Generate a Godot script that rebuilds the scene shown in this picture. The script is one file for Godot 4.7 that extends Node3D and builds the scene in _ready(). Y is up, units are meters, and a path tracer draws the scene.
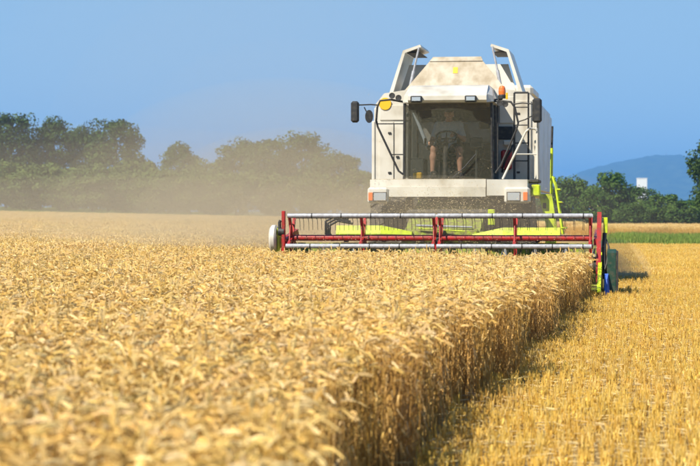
extends Node3D
# A combine harvester working in a ripe wheat field. Metres, y up; the lens stands at (0, 1.4, 0) and looks along -z.
const HEADING := -0.141                        # the combine drives towards the lens, a little to the left
const COMBINE_AT := Vector3(1.78, 0.0, -39.2)  # the ground below the middle of its windscreen
var rng := RandomNumberGenerator.new()
var M := {}
var taken := {}
var far_noise := FastNoiseLite.new()


# ---------------------------------------------------------------- mesh building
class Shape:
	var v := PackedVector3Array()
	var n := PackedVector3Array()
	var c := PackedColorArray()
	var idx := PackedInt32Array()
	var col := Color(1, 1, 1)
	var xf := Transform3D()

	func vert(p: Vector3, nn: Vector3) -> int:
		v.append(p); n.append(nn); c.append(col)
		return v.size() - 1

	func ftri(a: Vector3, b: Vector3, d: Vector3, nn: Vector3) -> void:   # flat triangle, wound to suit its normal
		var i := v.size()
		vert(a, nn); vert(b, nn); vert(d, nn)
		if (d - a).cross(b - a).dot(nn) >= 0.0:
			idx.append_array(PackedInt32Array([i, i + 1, i + 2]))
		else:
			idx.append_array(PackedInt32Array([i, i + 2, i + 1]))

	func fquad(a: Vector3, b: Vector3, d: Vector3, e: Vector3, nn: Vector3) -> void:
		ftri(a, b, d, nn); ftri(a, d, e, nn)

	func tri(a: Vector3, b: Vector3, d: Vector3) -> void:
		ftri(a, b, d, (d - a).cross(b - a).normalized())

	func quad(a: Vector3, b: Vector3, d: Vector3, e: Vector3) -> void:
		var nn := (d - a).cross(b - e).normalized()
		fquad(a, b, d, e, nn)

	func join(ia: int, ib: int, ic: int) -> void:
		var nn := n[ia] + n[ib] + n[ic]
		if (v[ic] - v[ia]).cross(v[ib] - v[ia]).dot(nn) >= 0.0:
			idx.append_array(PackedInt32Array([ia, ib, ic]))
		else:
			idx.append_array(PackedInt32Array([ia, ic, ib]))

	func hexa(p: Array) -> void:   # eight corners: four of one face in order, then the four opposite them
		var mid := Vector3.ZERO
		for q in p: mid += q / 8.0
		for f in [[0, 1, 2, 3], [4, 5, 6, 7], [0, 1, 5, 4], [1, 2, 6, 5], [2, 3, 7, 6], [3, 0, 4, 7]]:
			var a: Vector3 = p[f[0]]; var b: Vector3 = p[f[1]]; var d: Vector3 = p[f[2]]; var e: Vector3 = p[f[3]]
			var nn := (d - a).cross(b - e).normalized()
			if nn.dot((a + b + d + e) / 4.0 - mid) < 0.0: nn = -nn
			fquad(a, b, d, e, nn)

	func cbox(lo: Vector3, hi: Vector3, bev := 0.012, t := Transform3D()) -> void:   # box with chamfered edges
		var mid := (lo + hi) / 2.0
		var h := (hi - lo) / 2.0
		bev = minf(bev, minf(h.x, minf(h.y, h.z)) * 0.8)
		var P := func(s: Vector3, k: int) -> Vector3:   # the point of corner s that lies on the face across axis k
			var q := h - Vector3(bev, bev, bev)
			q[k] = h[k]
			return t * (mid + q * s)
		for k in 3:
			var i := (k + 1) % 3
			var j := (k + 2) % 3
			for s in [-1.0, 1.0]:
				var pts := []
				for ab in [[-1, -1], [1, -1], [1, 1], [-1, 1]]:
					var sv := Vector3.ZERO
					sv[k] = s; sv[i] = ab[0]; sv[j] = ab[1]
					pts.append(P.call(sv, k))
				var nn := Vector3.ZERO
				nn[k] = s
				fquad(pts[0], pts[1], pts[2], pts[3], (t.basis * nn).normalized())
			for si in [-1.0, 1.0]:
				for sj in [-1.0, 1.0]:
					var s0 := Vector3.ZERO
					s0[i] = si; s0[j] = sj; s0[k] = -1
					var s1 := s0
					s1[k] = 1
					var nn := Vector3.ZERO
					nn[i] = si; nn[j] = sj
					fquad(P.call(s0, i), P.call(s1, i), P.call(s1, j), P.call(s0, j), (t.basis * nn).normalized())
		for sx in [-1.0, 1.0]:
			for sy in [-1.0, 1.0]:
				for sz in [-1.0, 1.0]:
					var s := Vector3(sx, sy, sz)
					ftri(P.call(s, 0), P.call(s, 1), P.call(s, 2), (t.basis * s).normalized())

	func prism(poly: PackedVector2Array, d0: float, d1: float, t := Transform3D()) -> void:   # outline in x, y drawn out along z
		var area := 0.0
		for i in poly.size():
			area += poly[i].cross(poly[(i + 1) % poly.size()])
		if area < 0.0: poly.reverse()
		var ids := Geometry2D.triangulate_polygon(poly)
		for s in [[d0, -1.0], [d1, 1.0]]:
			var nn: Vector3 = (t.basis * Vector3(0, 0, s[1])).normalized()
			for i in range(0, ids.size(), 3):
				var q := []
				for k in 3: q.append(t * Vector3(poly[ids[i + k]].x, poly[ids[i + k]].y, s[0]))
				ftri(q[0], q[1], q[2], nn)
		for i in poly.size():
			var a := poly[i]
			var b := poly[(i + 1) % poly.size()]
			var e := b - a
			fquad(t * Vector3(a.x, a.y, d0), t * Vector3(b.x, b.y, d0), t * Vector3(b.x, b.y, d1), t * Vector3(a.x, a.y, d1), (t.basis * Vector3(e.y, -e.x, 0)).normalized())

	func tube(pts: Array, r0: float, r1 := -1.0, sides := 6, caps := true) -> void:
		if r1 < 0.0: r1 = r0
		var last := -1
		var side := Vector3.ZERO
		for i in pts.size():
			var p: Vector3 = pts[i]
			var dir: Vector3 = ((pts[mini(i + 1, pts.size() - 1)] as Vector3) - (pts[maxi(i - 1, 0)] as Vector3)).normalized()
			if i == 0:
				side = dir.cross(Vector3.UP if absf(dir.y) < 0.9 else Vector3.RIGHT).normalized()
			side = (side - dir * side.dot(dir)).normalized()
			var up := dir.cross(side)
			var r := lerpf(r0, r1, float(i) / maxf(1.0, pts.size() - 1))
			var first := v.size()
			for k in sides:
				var a := TAU * k / sides
				var nn := side * cos(a) + up * sin(a)
				vert(p + nn * r, nn)
			if last >= 0:
				for k in sides:
					var k2 := (k + 1) % sides
					join(last + k, last + k2, first + k2)
					join(last + k, first + k2, first + k)
			if caps and (i == 0 or i == pts.size() - 1):
				var cn := -dir if i == 0 else dir
				for k in range(1, sides - 1):
					ftri(v[first], v[first + k], v[first + k + 1], cn)
			last = first

	func lathe(prof: Array, t: Transform3D, segs := 16) -> void:   # [radius, height] pairs turned about y
		for i in prof.size() - 1:
			var a: Vector2 = prof[i]
			var b: Vector2 = prof[i + 1]
			var e := (b - a).normalized()
			var first := v.size()
			for k in segs + 1:
				var w := TAU * k / segs
				var rad := Vector3(cos(w), 0, sin(w))
				var nn := (t.basis * (rad * e.y - Vector3.UP * e.x)).normalized()
				vert(t * (rad * a.x + Vector3.UP * a.y), nn)
				vert(t * (rad * b.x + Vector3.UP * b.y), nn)
			for k in segs:
				var q := first + 2 * k
				join(q, q + 1, q + 3)
				join(q, q + 3, q + 2)

	func mesh() -> ArrayMesh:
		var a := []
		a.resize(Mesh.ARRAY_MAX)
		a[Mesh.ARRAY_VERTEX] = v; a[Mesh.ARRAY_NORMAL] = n; a[Mesh.ARRAY_COLOR] = c; a[Mesh.ARRAY_INDEX] = idx
		var m := ArrayMesh.new()
		m.add_surface_from_arrays(Mesh.PRIMITIVE_TRIANGLES, a)
		return m


func numbered(called: String) -> String:
	taken[called] = taken.get(called, -1) + 1
	return called if taken[called] == 0 else "%s_%03d" % [called, taken[called]]

func tag(o: Node, label := "", category := "", group := "", kind := "") -> void:
	for p in [["label", label], ["category", category], ["group", group], ["kind", kind]]:
		if p[1] != "": o.set_meta(p[0], p[1])

func base(called: String, at := Vector3.ZERO, turn := 0.0) -> Node3D:
	var o := Node3D.new()
	o.name = numbered(called)
	add_child(o)
	o.position = at
	o.rotation.y = turn
	return o

func part(parent: Node, called: String, s, m: Material) -> MeshInstance3D:
	var o := MeshInstance3D.new()
	o.name = called if parent != self else numbered(called)
	o.mesh = s.mesh() if s is Shape else s
	o.material_override = m
	parent.add_child(o, true)
	return o


# ---------------------------------------------------------------- materials
func lin(r: float, g: float, b: float) -> Color:
	return Color(r, g, b).linear_to_srgb()

func noise_tex(sd: int, freq: float, stops: Array, px := 256, octaves := 4) -> NoiseTexture2D:
	var f := FastNoiseLite.new()
	f.seed = sd
	f.frequency = freq
	f.fractal_octaves = octaves
	var g := Gradient.new()
	g.offsets = PackedFloat32Array(stops.map(func(s): return s[0]))
	g.colors = PackedColorArray(stops.map(func(s): return s[1]))
	var t := NoiseTexture2D.new()
	t.width = px
	t.height = px
	t.seamless = true
	t.noise = f
	t.color_ramp = g
	return t

func mat(c: Color, rough := 0.6, metal := 0.0) -> StandardMaterial3D:
	var m := StandardMaterial3D.new()
	m.albedo_color = c
	m.roughness = rough
	m.metallic = metal
	return m

func mottled(tex: Texture2D, scale: float, rough := 0.6, world := false) -> StandardMaterial3D:
	var m := mat(Color.WHITE, rough)
	m.albedo_texture = tex
	m.uv1_triplanar = true
	m.uv1_world_triplanar = world
	m.uv1_scale = Vector3.ONE * scale
	return m

func vertex_mat(rough := 0.8, back := 0.0) -> StandardMaterial3D:
	var m := mat(Color.WHITE, rough)
	m.vertex_color_use_as_albedo = true
	if back > 0.0:
		m.backlight_enabled = true
		m.backlight = Color(back, back, back)
	return m

func make_materials() -> void:
	var white := [[0.0, lin(.36, .31, .23)], [0.3, lin(.50, .465, .385)], [0.55, lin(.57, .54, .465)], [1.0, lin(.62, .595, .525)]]
	M.white = mottled(noise_tex(3, 0.012, white), 0.45, 0.42)
	M.white.clearcoat_enabled = true
	M.white.clearcoat = 0.3
	M.white.clearcoat_roughness = 0.25
	M.grimy = mottled(noise_tex(5, 0.009, [[0.15, lin(.27, .215, .14)], [0.42, lin(.36, .305, .22)], [0.58, lin(.41, .355, .27)], [0.85, lin(.48, .43, .345)]], 512, 6), 0.8, 0.8)
	M.lime = mottled(noise_tex(7, 0.02, [[0.1, lin(.26, .25, .06)], [0.4, lin(.42, .52, .02)], [0.7, lin(.50, .62, .02)]]), 0.8, 0.4)
	M.lime_dusty = mottled(noise_tex(8, 0.03, [[0.2, lin(.14, .12, .05)], [0.45, lin(.26, .25, .08)], [0.62, lin(.24, .30, .03)], [0.9, lin(.38, .46, .03)]], 256, 5), 1.1, 0.75)
	M.red = mottled(noise_tex(9, 0.03, [[0.15, lin(.16, .05, .03)], [0.45, lin(.33, .022, .016)], [0.8, lin(.42, .018, .014)]]), 1.0, 0.4)
	M.steel = mottled(noise_tex(11, 0.03, [[0.2, lin(.26, .26, .27)], [0.6, lin(.36, .37, .40)], [0.9, lin(.42, .43, .47)]]), 1.3, 0.45)
	M.steel.metallic = 0.15
	M.black = mottled(noise_tex(13, 0.03, [[0.2, lin(.05, .045, .035)], [0.6, lin(.018, .018, .018)]]), 1.2, 0.55)
	M.rubber = mottled(noise_tex(14, 0.03, [[0.2, lin(.13, .105, .07)], [0.5, lin(.05, .043, .033)], [0.8, lin(.025, .024, .023)]]), 1.5, 0.85)
	M.dark = mottled(noise_tex(15, 0.03, [[0.2, lin(.10, .08, .05)], [0.6, lin(.035, .034, .030)]]), 1.2, 0.7)
	M.interior = mat(lin(.050, .058, .052), 0.7)
	M.seat = mat(lin(.025, .027, .026), 0.9)
	M.dark_green = mottled(noise_tex(16, 0.03, [[0.2, lin(.05, .06, .035)], [0.6, lin(.010, .045, .026)]]), 1.2, 0.5)
	M.blue = mat(lin(.05, .12, .50), 0.45)
	M.yellow = mat(lin(.72, .42, .01), 0.5)
	M.orange = mat(lin(.72, .15, .01), 0.2)
	M.orange.clearcoat_enabled = true
	M.lamp = mat(lin(.62, .62, .60), 0.12, 0.6)
	M.chrome = mat(lin(.5, .5, .5), 0.15, 0.9)
	M.glass = mat(Color(lin(.014, .026, .020), 0.40), 0.03)
	M.glass.transparency = BaseMaterial3D.TRANSPARENCY_ALPHA
	M.film = mottled(noise_tex(31, 0.06, [[0.2, Color(lin(.36, .30, .20), 0.02)], [0.55, Color(lin(.36, .30, .20), 0.05)], [0.85, Color(lin(.40, .34, .24), 0.12)]], 512, 5), 0.7, 0.95)
	M.film.transparency = BaseMaterial3D.TRANSPARENCY_ALPHA
	M.side_glass = mat(Color(lin(.08, .12, .10), 0.22), 0.04)
	M.side_glass.transparency = BaseMaterial3D.TRANSPARENCY_ALPHA
	M.lens = mat(Color(lin(.7, .7, .7), 0.25), 0.04)
	M.lens.transparency = BaseMaterial3D.TRANSPARENCY_ALPHA
	M.skin = mat(lin(.50, .27, .17), 0.6)
	M.shirt = mottled(noise_tex(21, 0.05, [[0.2, lin(.42, .50, .54)], [0.8, lin(.55, .62, .66)]]), 2.0, 0.9)
	M.shorts = mat(lin(.045, .045, .05), 0.9)
	M.hair = mat(lin(.030, .020, .013), 0.7)
	M.wheat = vertex_mat(0.8, 0.22)
	M.wheat.metallic_specular = 0.2
	M.straw = vertex_mat(0.75, 0.3)
	M.straw.metallic_specular = 0.25
	M.leaf = vertex_mat(0.7, 0.35)
	M.leaf.metallic_specular = 0.25
	M.bark = mottled(noise_tex(23, 0.05, [[0.2, lin(.05, .038, .026)], [0.8, lin(.13, .105, .08)]]), 0.8, 0.95)
	M.ground = vertex_mat(0.95)
	M.ground.albedo_texture = noise_tex(25, 0.03, [[0.15, lin(.45, .42, .36)], [0.5, lin(.8, .78, .74)], [0.85, lin(1, 1, 1)]], 512, 5)
	M.ground.uv1_triplanar = true
	M.ground.uv1_world_triplanar = true
	M.ground.uv1_scale = Vector3.ONE * 0.35
	M.hill = mottled(noise_tex(27, 0.02, [[0.2, lin(.018, .035, .016)], [0.5, lin(.035, .06, .022)], [0.8, lin(.06, .085, .03)]], 512, 5), 0.002, 0.95)
	M.concrete = mottled(noise_tex(29, 0.03, [[0.2, lin(.66, .65, .62)], [0.8, lin(.80, .80, .78)]]), 0.2, 0.8)
	M.pane = mat(lin(.06, .08, .10), 0.1)


# ---------------------------------------------------------------- lie of the land
func ground_h(x: float, z: float) -> float:
	var d := -z
	var h := smoothstep(42.0, 170.0, d) * 0.65 * clampf((20.5 - x) / 44.5, 0.0, 2.0)
	h += smoothstep(170.0, 330.0, d) * 1.35 * smoothstep(15.0, -45.0, x)
	h += smoothstep(700.0, 2500.0, d) * (6.0 * far_noise.get_noise_2d(x * 0.2, z * 0.2))
	return h

func cut_edge(d: float) -> float:   # x of the cut edge of the standing crop at the distance d
	var x := 0.0
	if d < 6.9: x = 0.03 + 0.012 * (d - 5.0)
	elif d < 10.8: x = lerpf(0.05, 0.40, (d - 6.9) / 3.9)
	elif d < 14.8: x = lerpf(0.40, 1.03, (d - 10.8) / 4.0)
	else: x = 1.03 + 0.1405 * (d - 14.8)
	x -= 0.20 if d < 7.0 else lerpf(0.20, 0.25, (d - 7.0) / 3.0) if d < 10.0 else lerpf(0.25, 0.17, (d - 10.0) / 5.0) if d < 15.0 else lerpf(0.17, 0.02, clampf((d - 15.0) / 14.0, 0.0, 1.0))
	return x + 0.09 * sin(d * 1.13 + 0.6) + 0.05 * sin(d * 2.9)

func rear_edge(d: float) -> float:  # x of the crop still standing beyond the left end of the header
	return -1.36 + 0.141 * (d - 36.6)

func local_z(x: float, z: float) -> float:   # how far ahead of the combine's windscreen a point lies
	return (x - COMBINE_AT.x) * sin(HEADING) + (z - COMBINE_AT.z) * cos(HEADING)

func local_x(x: float, z: float) -> float:
	return (x - COMBINE_AT.x) * cos(HEADING) - (z - COMBINE_AT.z) * sin(HEADING)

func standing(x: float, z: float) -> bool:
	if local_z(x, z) > 3.35: return x < cut_edge(-z)
	return x < rear_edge(-z)

func build_ground() -> void:
	var s := Shape.new()
	var ds := [-60.0, -20.0, -5.0]
	var d := 2.0
	while d < 12500.0:
		ds.append(d)
		d = d * 1.07 + 0.6
	var cols := 90
	var rows := []
	for dd in ds:
		var row := []
		for i in cols + 1:
			var u := 2.0 * i / cols - 1.0
			var x: float = (u * absf(u) * 0.6 + u * 0.4) * (absf(dd) * 0.9 + 60.0)
			var z: float = -dd
			var hh := ground_h(x, z)
			var col := Color(.44, .30, .10)          # straw-strewn stubble
			if dd > 92.0 and x > rear_edge(dd) + 6.0: col = Color(.11, .16, .03)
			if dd > 128.0 and x > rear_edge(dd) + 6.0: col = Color(.36, .27, .12)
			if dd > 178.0 or (dd > 250.0 and x < rear_edge(dd) + 6.0):
				var nz := far_noise.get_noise_2d(x * 0.4, z * 0.4)
				col = Color(.10, .14, .035).lerp(Color(.32, .26, .11), smoothstep(-0.1, 0.25, nz))
				if dd < 420.0: col = Color(.11, .15, .04)
			s.col = col
			row.append(s.vert(Vector3(x, hh, z), Vector3.UP))
		rows.append(row)
	for r in rows.size() - 1:
		for i in cols:
			s.join(rows[r][i], rows[r][i + 1], rows[r + 1][i + 1])
			s.join(rows[r][i], rows[r + 1][i + 1], rows[r + 1][i])
	tag(part(self, "ground", s, M.ground), "", "", "", "structure")

func build_hill() -> void:
	var s := Shape.new()
	var prof := [[430, 0], [480, 40], [520, 78], [560, 124], [585, 152], [610, 174], [635, 196], [655, 203], [675, 200], [700, 197], [740, 206], [800, 190], [900, 120], [1050, 40], [1150, 0]]
	var rows := []
	var nx := 150
	for j in 25:
		var v := j / 24.0
		var row := []
		for i in nx + 1:
			var px := lerpf(430, 1150, float(i) / nx)
			var h := 0.0
			for k in prof.size() - 1:
				if px >= prof[k][0] and px <= prof[k + 1][0]:
					h = lerpf(prof[k][1], prof[k + 1][1], smoothstep(0.0, 1.0, (px - prof[k][0]) / float(prof[k + 1][0] - prof[k][0])) * 0.4 + 0.6 * (px - prof[k][0]) / float(prof[k + 1][0] - prof[k][0]))
			var x := (px - 350.0) / 2160.0 * 7200.0
			var z := -6000.0 - v * 2400.0
			var hump := sin(PI * v)
			h = h * hump * (1.0 + 0.06 * far_noise.get_noise_2d(x * 0.5, z * 0.5)) + 5.0 * hump * far_noise.get_noise_2d(x * 4.0, z * 4.0) - 4.0
			row.append(Vector3(x, h, z))
		rows.append(row)
	var ids := []
	for j in 25:
		var r := []
		for i in nx + 1:
			var dx: Vector3 = rows[j][mini(i + 1, nx)] - rows[j][maxi(i - 1, 0)]
			var dz: Vector3 = rows[mini(j + 1, 24)][i] - rows[maxi(j - 1, 0)][i]
			r.append(s.vert(rows[j][i], dx.cross(dz).normalized() * (1.0 if dx.cross(dz).y > 0 else -1.0)))
		ids.append(r)
	for j in 24:
		for i in nx:
			s.join(ids[j][i], ids[j][i + 1], ids[j + 1][i + 1])
			s.join(ids[j][i], ids[j + 1][i + 1], ids[j + 1][i])
	tag(part(self, "hill", s, M.hill), "", "", "", "structure")
	# a small mast on the hilltop
	var at := Vector3((666.0 - 350.0) / 2160.0 * 7200.0, 196.0, -7200.0)
	var t := base("hilltop_mast", at)
	tag(t, "tiny grey mast on the crest of the blue hill", "mast")
	var a := Shape.new()
	for k in 4:
		var sx := -1.0 if k % 2 == 0 else 1.0
		var sz := -1.0 if k < 2 else 1.0
		a.tube([Vector3(sx * 2.2, -4, sz * 2.2), Vector3(sx * 0.7, 14, sz * 0.7)], 0.35, 0.3, 5)
	for k in 4: a.cbox(Vector3(-2 + k * .35, k * 3.4, -2 + k * .35), Vector3(2 - k * .35, k * 3.4 + 0.5, 2 - k * .35), 0.02)
	part(t, "lattice_base", a, M.steel)
	var b := Shape.new()
	b.tube([Vector3(0, 13, 0), Vector3(0, 22, 0)], 0.6, 0.3, 6)
	part(t, "aerial", b, M.steel)


# ---------------------------------------------------------------- crop
const TONES := [Color(.76, .56, .245), Color(.72, .49, .17), Color(.70, .51, .23), Color(.80, .63, .33), Color(.64, .42, .13), Color(.75, .53, .20)]

func spindle(s: Shape, p: Vector3, dir: Vector3, side: Vector3, length: float, w: float) -> void:   # one grain husk: a long octahedron
	var up := dir.cross(side).normalized()
	var a := p
	var b := p + dir * length
	var m := p + dir * length * 0.4
	var ring := [m + side * w, m + up * w, m - side * w, m - up * w]
	for k in 4:
		s.tri(a, ring[k], ring[(k + 1) % 4])
		s.tri(b, ring[(k + 1) % 4], ring[k])

func wheat_stalk(s: Shape, foot: Vector3, height: float, lean: Vector3, nod: float, bow: Vector3, tone: Color, fine: bool, leaves := 4) -> void:
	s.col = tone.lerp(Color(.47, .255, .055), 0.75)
	var top := foot + Vector3(0, height, 0) + lean * height
	var dir := (top - foot).normalized()
	var mid := foot.lerp(top, 0.55) + lean * -0.06
	var path := [foot, mid, top]
	var p := top
	var d := dir
	var n_arc := 3
	for k in n_arc:                        # the neck bows over
		d = d.lerp((d + bow * 1.0 + Vector3.DOWN * 0.15 * nod).normalized(), clampf(nod * 0.33, 0.0, 1.0)).normalized()
		p += d * 0.016
		path.append(p)
	s.tube(path, 0.0021 if fine else 0.004, 0.0015 if fine else 0.003, 3, false)
	for l in leaves:
		var f := rng.randf_range(0.2, 0.76)
		var q := foot.lerp(top, f)
		var a := rng.randf() * TAU
		var out := Vector3(cos(a), 0, sin(a))
		var across := Vector3(-sin(a), 0, cos(a)) * rng.randf_range(0.003, 0.006)
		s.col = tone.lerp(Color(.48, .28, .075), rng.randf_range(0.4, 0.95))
		var l1 := q + out * rng.randf_range(0.03, 0.06) + Vector3(0, rng.randf_range(0.0, 0.05), 0)
		var l2 := l1 + out * rng.randf_range(0.01, 0.05) + Vector3(0, rng.randf_range(-0.12, -0.03), 0)
		s.quad(q - across * .5, q + across * .5, l1 + across, l1 - across)
		s.tri(l1 - across, l1 + across, l2)
	# the ear
	s.col = tone
	var length := rng.randf_range(0.044, 0.066)
	var flat := d.cross(Vector3.UP if absf(d.y) < 0.9 else Vector3.RIGHT).normalized().rotated(d, rng.randf() * TAU)
	var steps := 8 if fine else 1
	if fine:
		for k in steps:
			var f := (k + 0.3) / steps
			d = (d + bow * 0.05 * nod + Vector3.DOWN * 0.05 * nod).normalized()
			p += d * length / steps
			flat = (flat - d * flat.dot(d)).normalized()
			var w := 0.0041 * (1.0 - 0.45 * absf(f - 0.4) * 1.6)
			for sg in [-1.0, 1.0]:
				s.col = tone * rng.randf_range(0.88, 1.1)
				spindle(s, p - d * 0.005 + flat * sg * 0.0016, (d + flat * sg * 0.42).normalized(), flat.cross(d).normalized(), 0.0155, w)
		spindle(s, p, d, flat, 0.017, 0.003)
	else:
		s.col = tone
		spindle(s, p, (d + Vector3.DOWN * 0.3 * nod).normalized(), flat, length + 0.015, 0.009)

func wheat_patch(count: int, size: float, fine: bool, tidy := 1.0, leaves := 4) -> ArrayMesh:
	var s := Shape.new()
	var side := int(ceil(sqrt(count)))
	for i in count:
		var foot := Vector3(((i % side) + rng.randf_range(-0.3, 1.3)) / side - 0.5, 0, ((i / side) + rng.randf_range(-0.3, 1.3)) / side - 0.5) * size
		var h := rng.randf_range(0.60, 0.725) - (0.12 if rng.randf() < 0.15 else 0.0)
		var a := rng.randf() * TAU
		var bow := Vector3(cos(a), 0, sin(a))
		var lean := Vector3(rng.randfn(0, .05), 0, rng.randfn(0, .05)) * tidy
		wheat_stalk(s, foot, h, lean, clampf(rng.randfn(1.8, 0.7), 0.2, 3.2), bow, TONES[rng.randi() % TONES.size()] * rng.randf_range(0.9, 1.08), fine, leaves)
	return s.mesh()

func scatter(called: String, meshes: Array, spots: Array, m: Material, label: String, category := "") -> void:   # spots: [position, turn, scale xz, scale y, tint]
	var holder := base(called)
	tag(holder, label, category, "", "stuff")
	for k in meshes.size():
		var mine := []
		for i in range(k, spots.size(), meshes.size()): mine.append(spots[i])
		if mine.is_empty(): continue
		var mm := MultiMesh.new()
		mm.transform_format = MultiMesh.TRANSFORM_3D
		mm.use_colors = true
		mm.mesh = meshes[k]
		mm.instance_count = mine.size()
		for i in mine.size():
			var w: Array = mine[i]
			var b := Basis(Vector3.UP, w[1]).scaled_local(Vector3(w[2], w[3], w[2]))
			if w.size() > 5: b = (w[5] as Basis) * b
			mm.set_instance_transform(i, Transform3D(b, w[0]))
			mm.set_instance_color(i, w[4])
		var o := MultiMeshInstance3D.new()
		o.name = called + "_tuft"
		o.multimesh = mm
		o.material_override = m
		o.set_meta("kind", "stuff")
		holder.add_child(o, true)

func tint(broad := 0.0) -> Color:
	var g := rng.randf_range(0.88, 1.1) + 0.12 * broad
	return Color(g, g * rng.randf_range(0.96, 1.03), g * rng.randf_range(0.88, 1.08))

func build_crop() -> void:
	var near_kinds := []
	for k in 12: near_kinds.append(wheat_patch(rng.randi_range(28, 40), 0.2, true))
	var spots := []
	var step := 0.2
	var d := 3.2
	while d < 40.5:
		var x := -0.162 * d - 2.2
		while x < 7.0:
			var q := Vector3(x + rng.randf_range(-.06, .06), 0, -d + rng.randf_range(-.06, .06))
			if standing(q.x + 0.09, q.z):
				var patchy := far_noise.get_noise_2d(q.x * 30.0, q.z * 30.0)
				spots.append([q, rng.randf() * TAU, 1.0, 1.0 + 0.10 * patchy + rng.randf_range(-.05, .05), tint(patchy)])
			x += step
		d += step
	scatter("wheat_crop", near_kinds, spots, M.wheat, "standing ripe golden wheat in front of the combine harvester", "wheat")
	# the same crop farther off, where single husks no longer show
	var far_kinds := []
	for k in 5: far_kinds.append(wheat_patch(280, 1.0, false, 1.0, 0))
	spots = []
	d = 40.6
	while d < 215.0:
		var x := -0.162 * d - 8.0
		while x < rear_edge(d) - 0.4 and x < 0.162 * d + 8.0:
			var q := Vector3(x + rng.randf_range(-.2, .2), 0, -d + rng.randf_range(-.2, .2))
			q.y = ground_h(q.x, q.z)
			spots.append([q, rng.randf() * TAU, 1.08, 1.0 + rng.randf_range(-.06, .06), tint()])
			x += 1.0
		d += 1.0
	scatter("distant_wheat_crop", far_kinds, spots, M.wheat, "dusty standing wheat stretching from the combine to the trees", "wheat")

func stubble_patch(rows: int, size: float, per_row: int, r: float) -> ArrayMesh:   # drill rows run along z
	var s := Shape.new()
	for i in rows * per_row:
		var foot := Vector3(((i % rows) + 0.5) / rows - 0.5 + rng.randfn(0, .17) / rows, 0, rng.randf_range(-.52, .52)) * size
		s.col = [Color(.72, .49, .12), Color(.62, .39, .08), Color(.76, .56, .19), Color(.54, .32, .06), Color(.70, .46, .10)][rng.randi() % 5] * rng.randf_range(0.85, 1.1)
		var h := rng.randf_range(0.07, 0.17)
		s.tube([foot, foot + Vector3(rng.randfn(0, .016), h, rng.randfn(0, .016))], r, r * 0.9, 4)
		if rng.randf() < 0.4:          # a shred of leaf sheath
			var a := rng.randf() * TAU
			var o := Vector3(cos(a), 0, sin(a))
			var ac := Vector3(-sin(a), 0, cos(a)) * .004
			var q := foot + Vector3(0, h * .6, 0)
			s.quad(q - ac, q + ac, q + ac + o * .03 + Vector3(0, .03, 0), q - ac + o * .03 + Vector3(0, .03, 0))
	for i in rows * per_row / 8:           # chopped straw lying about
		var foot := Vector3(rng.randf_range(-.5, .5), 0, rng.randf_range(-.5, .5)) * size
		var a := rng.randf() * TAU
		var o := Vector3(cos(a), rng.randf_range(-.1, .2), sin(a)) * rng.randf_range(0.05, 0.22)
		s.col = Color(.70, .54, .25) * rng.randf_range(0.85, 1.12)
		var y := rng.randf_range(.012, .11)
		s.tube([foot + Vector3(0, y, 0), foot + Vector3(0, maxf(.012, y + o.y), 0) + Vector3(o.x, 0, o.z)], r, r, 4)
	return s.mesh()

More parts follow.
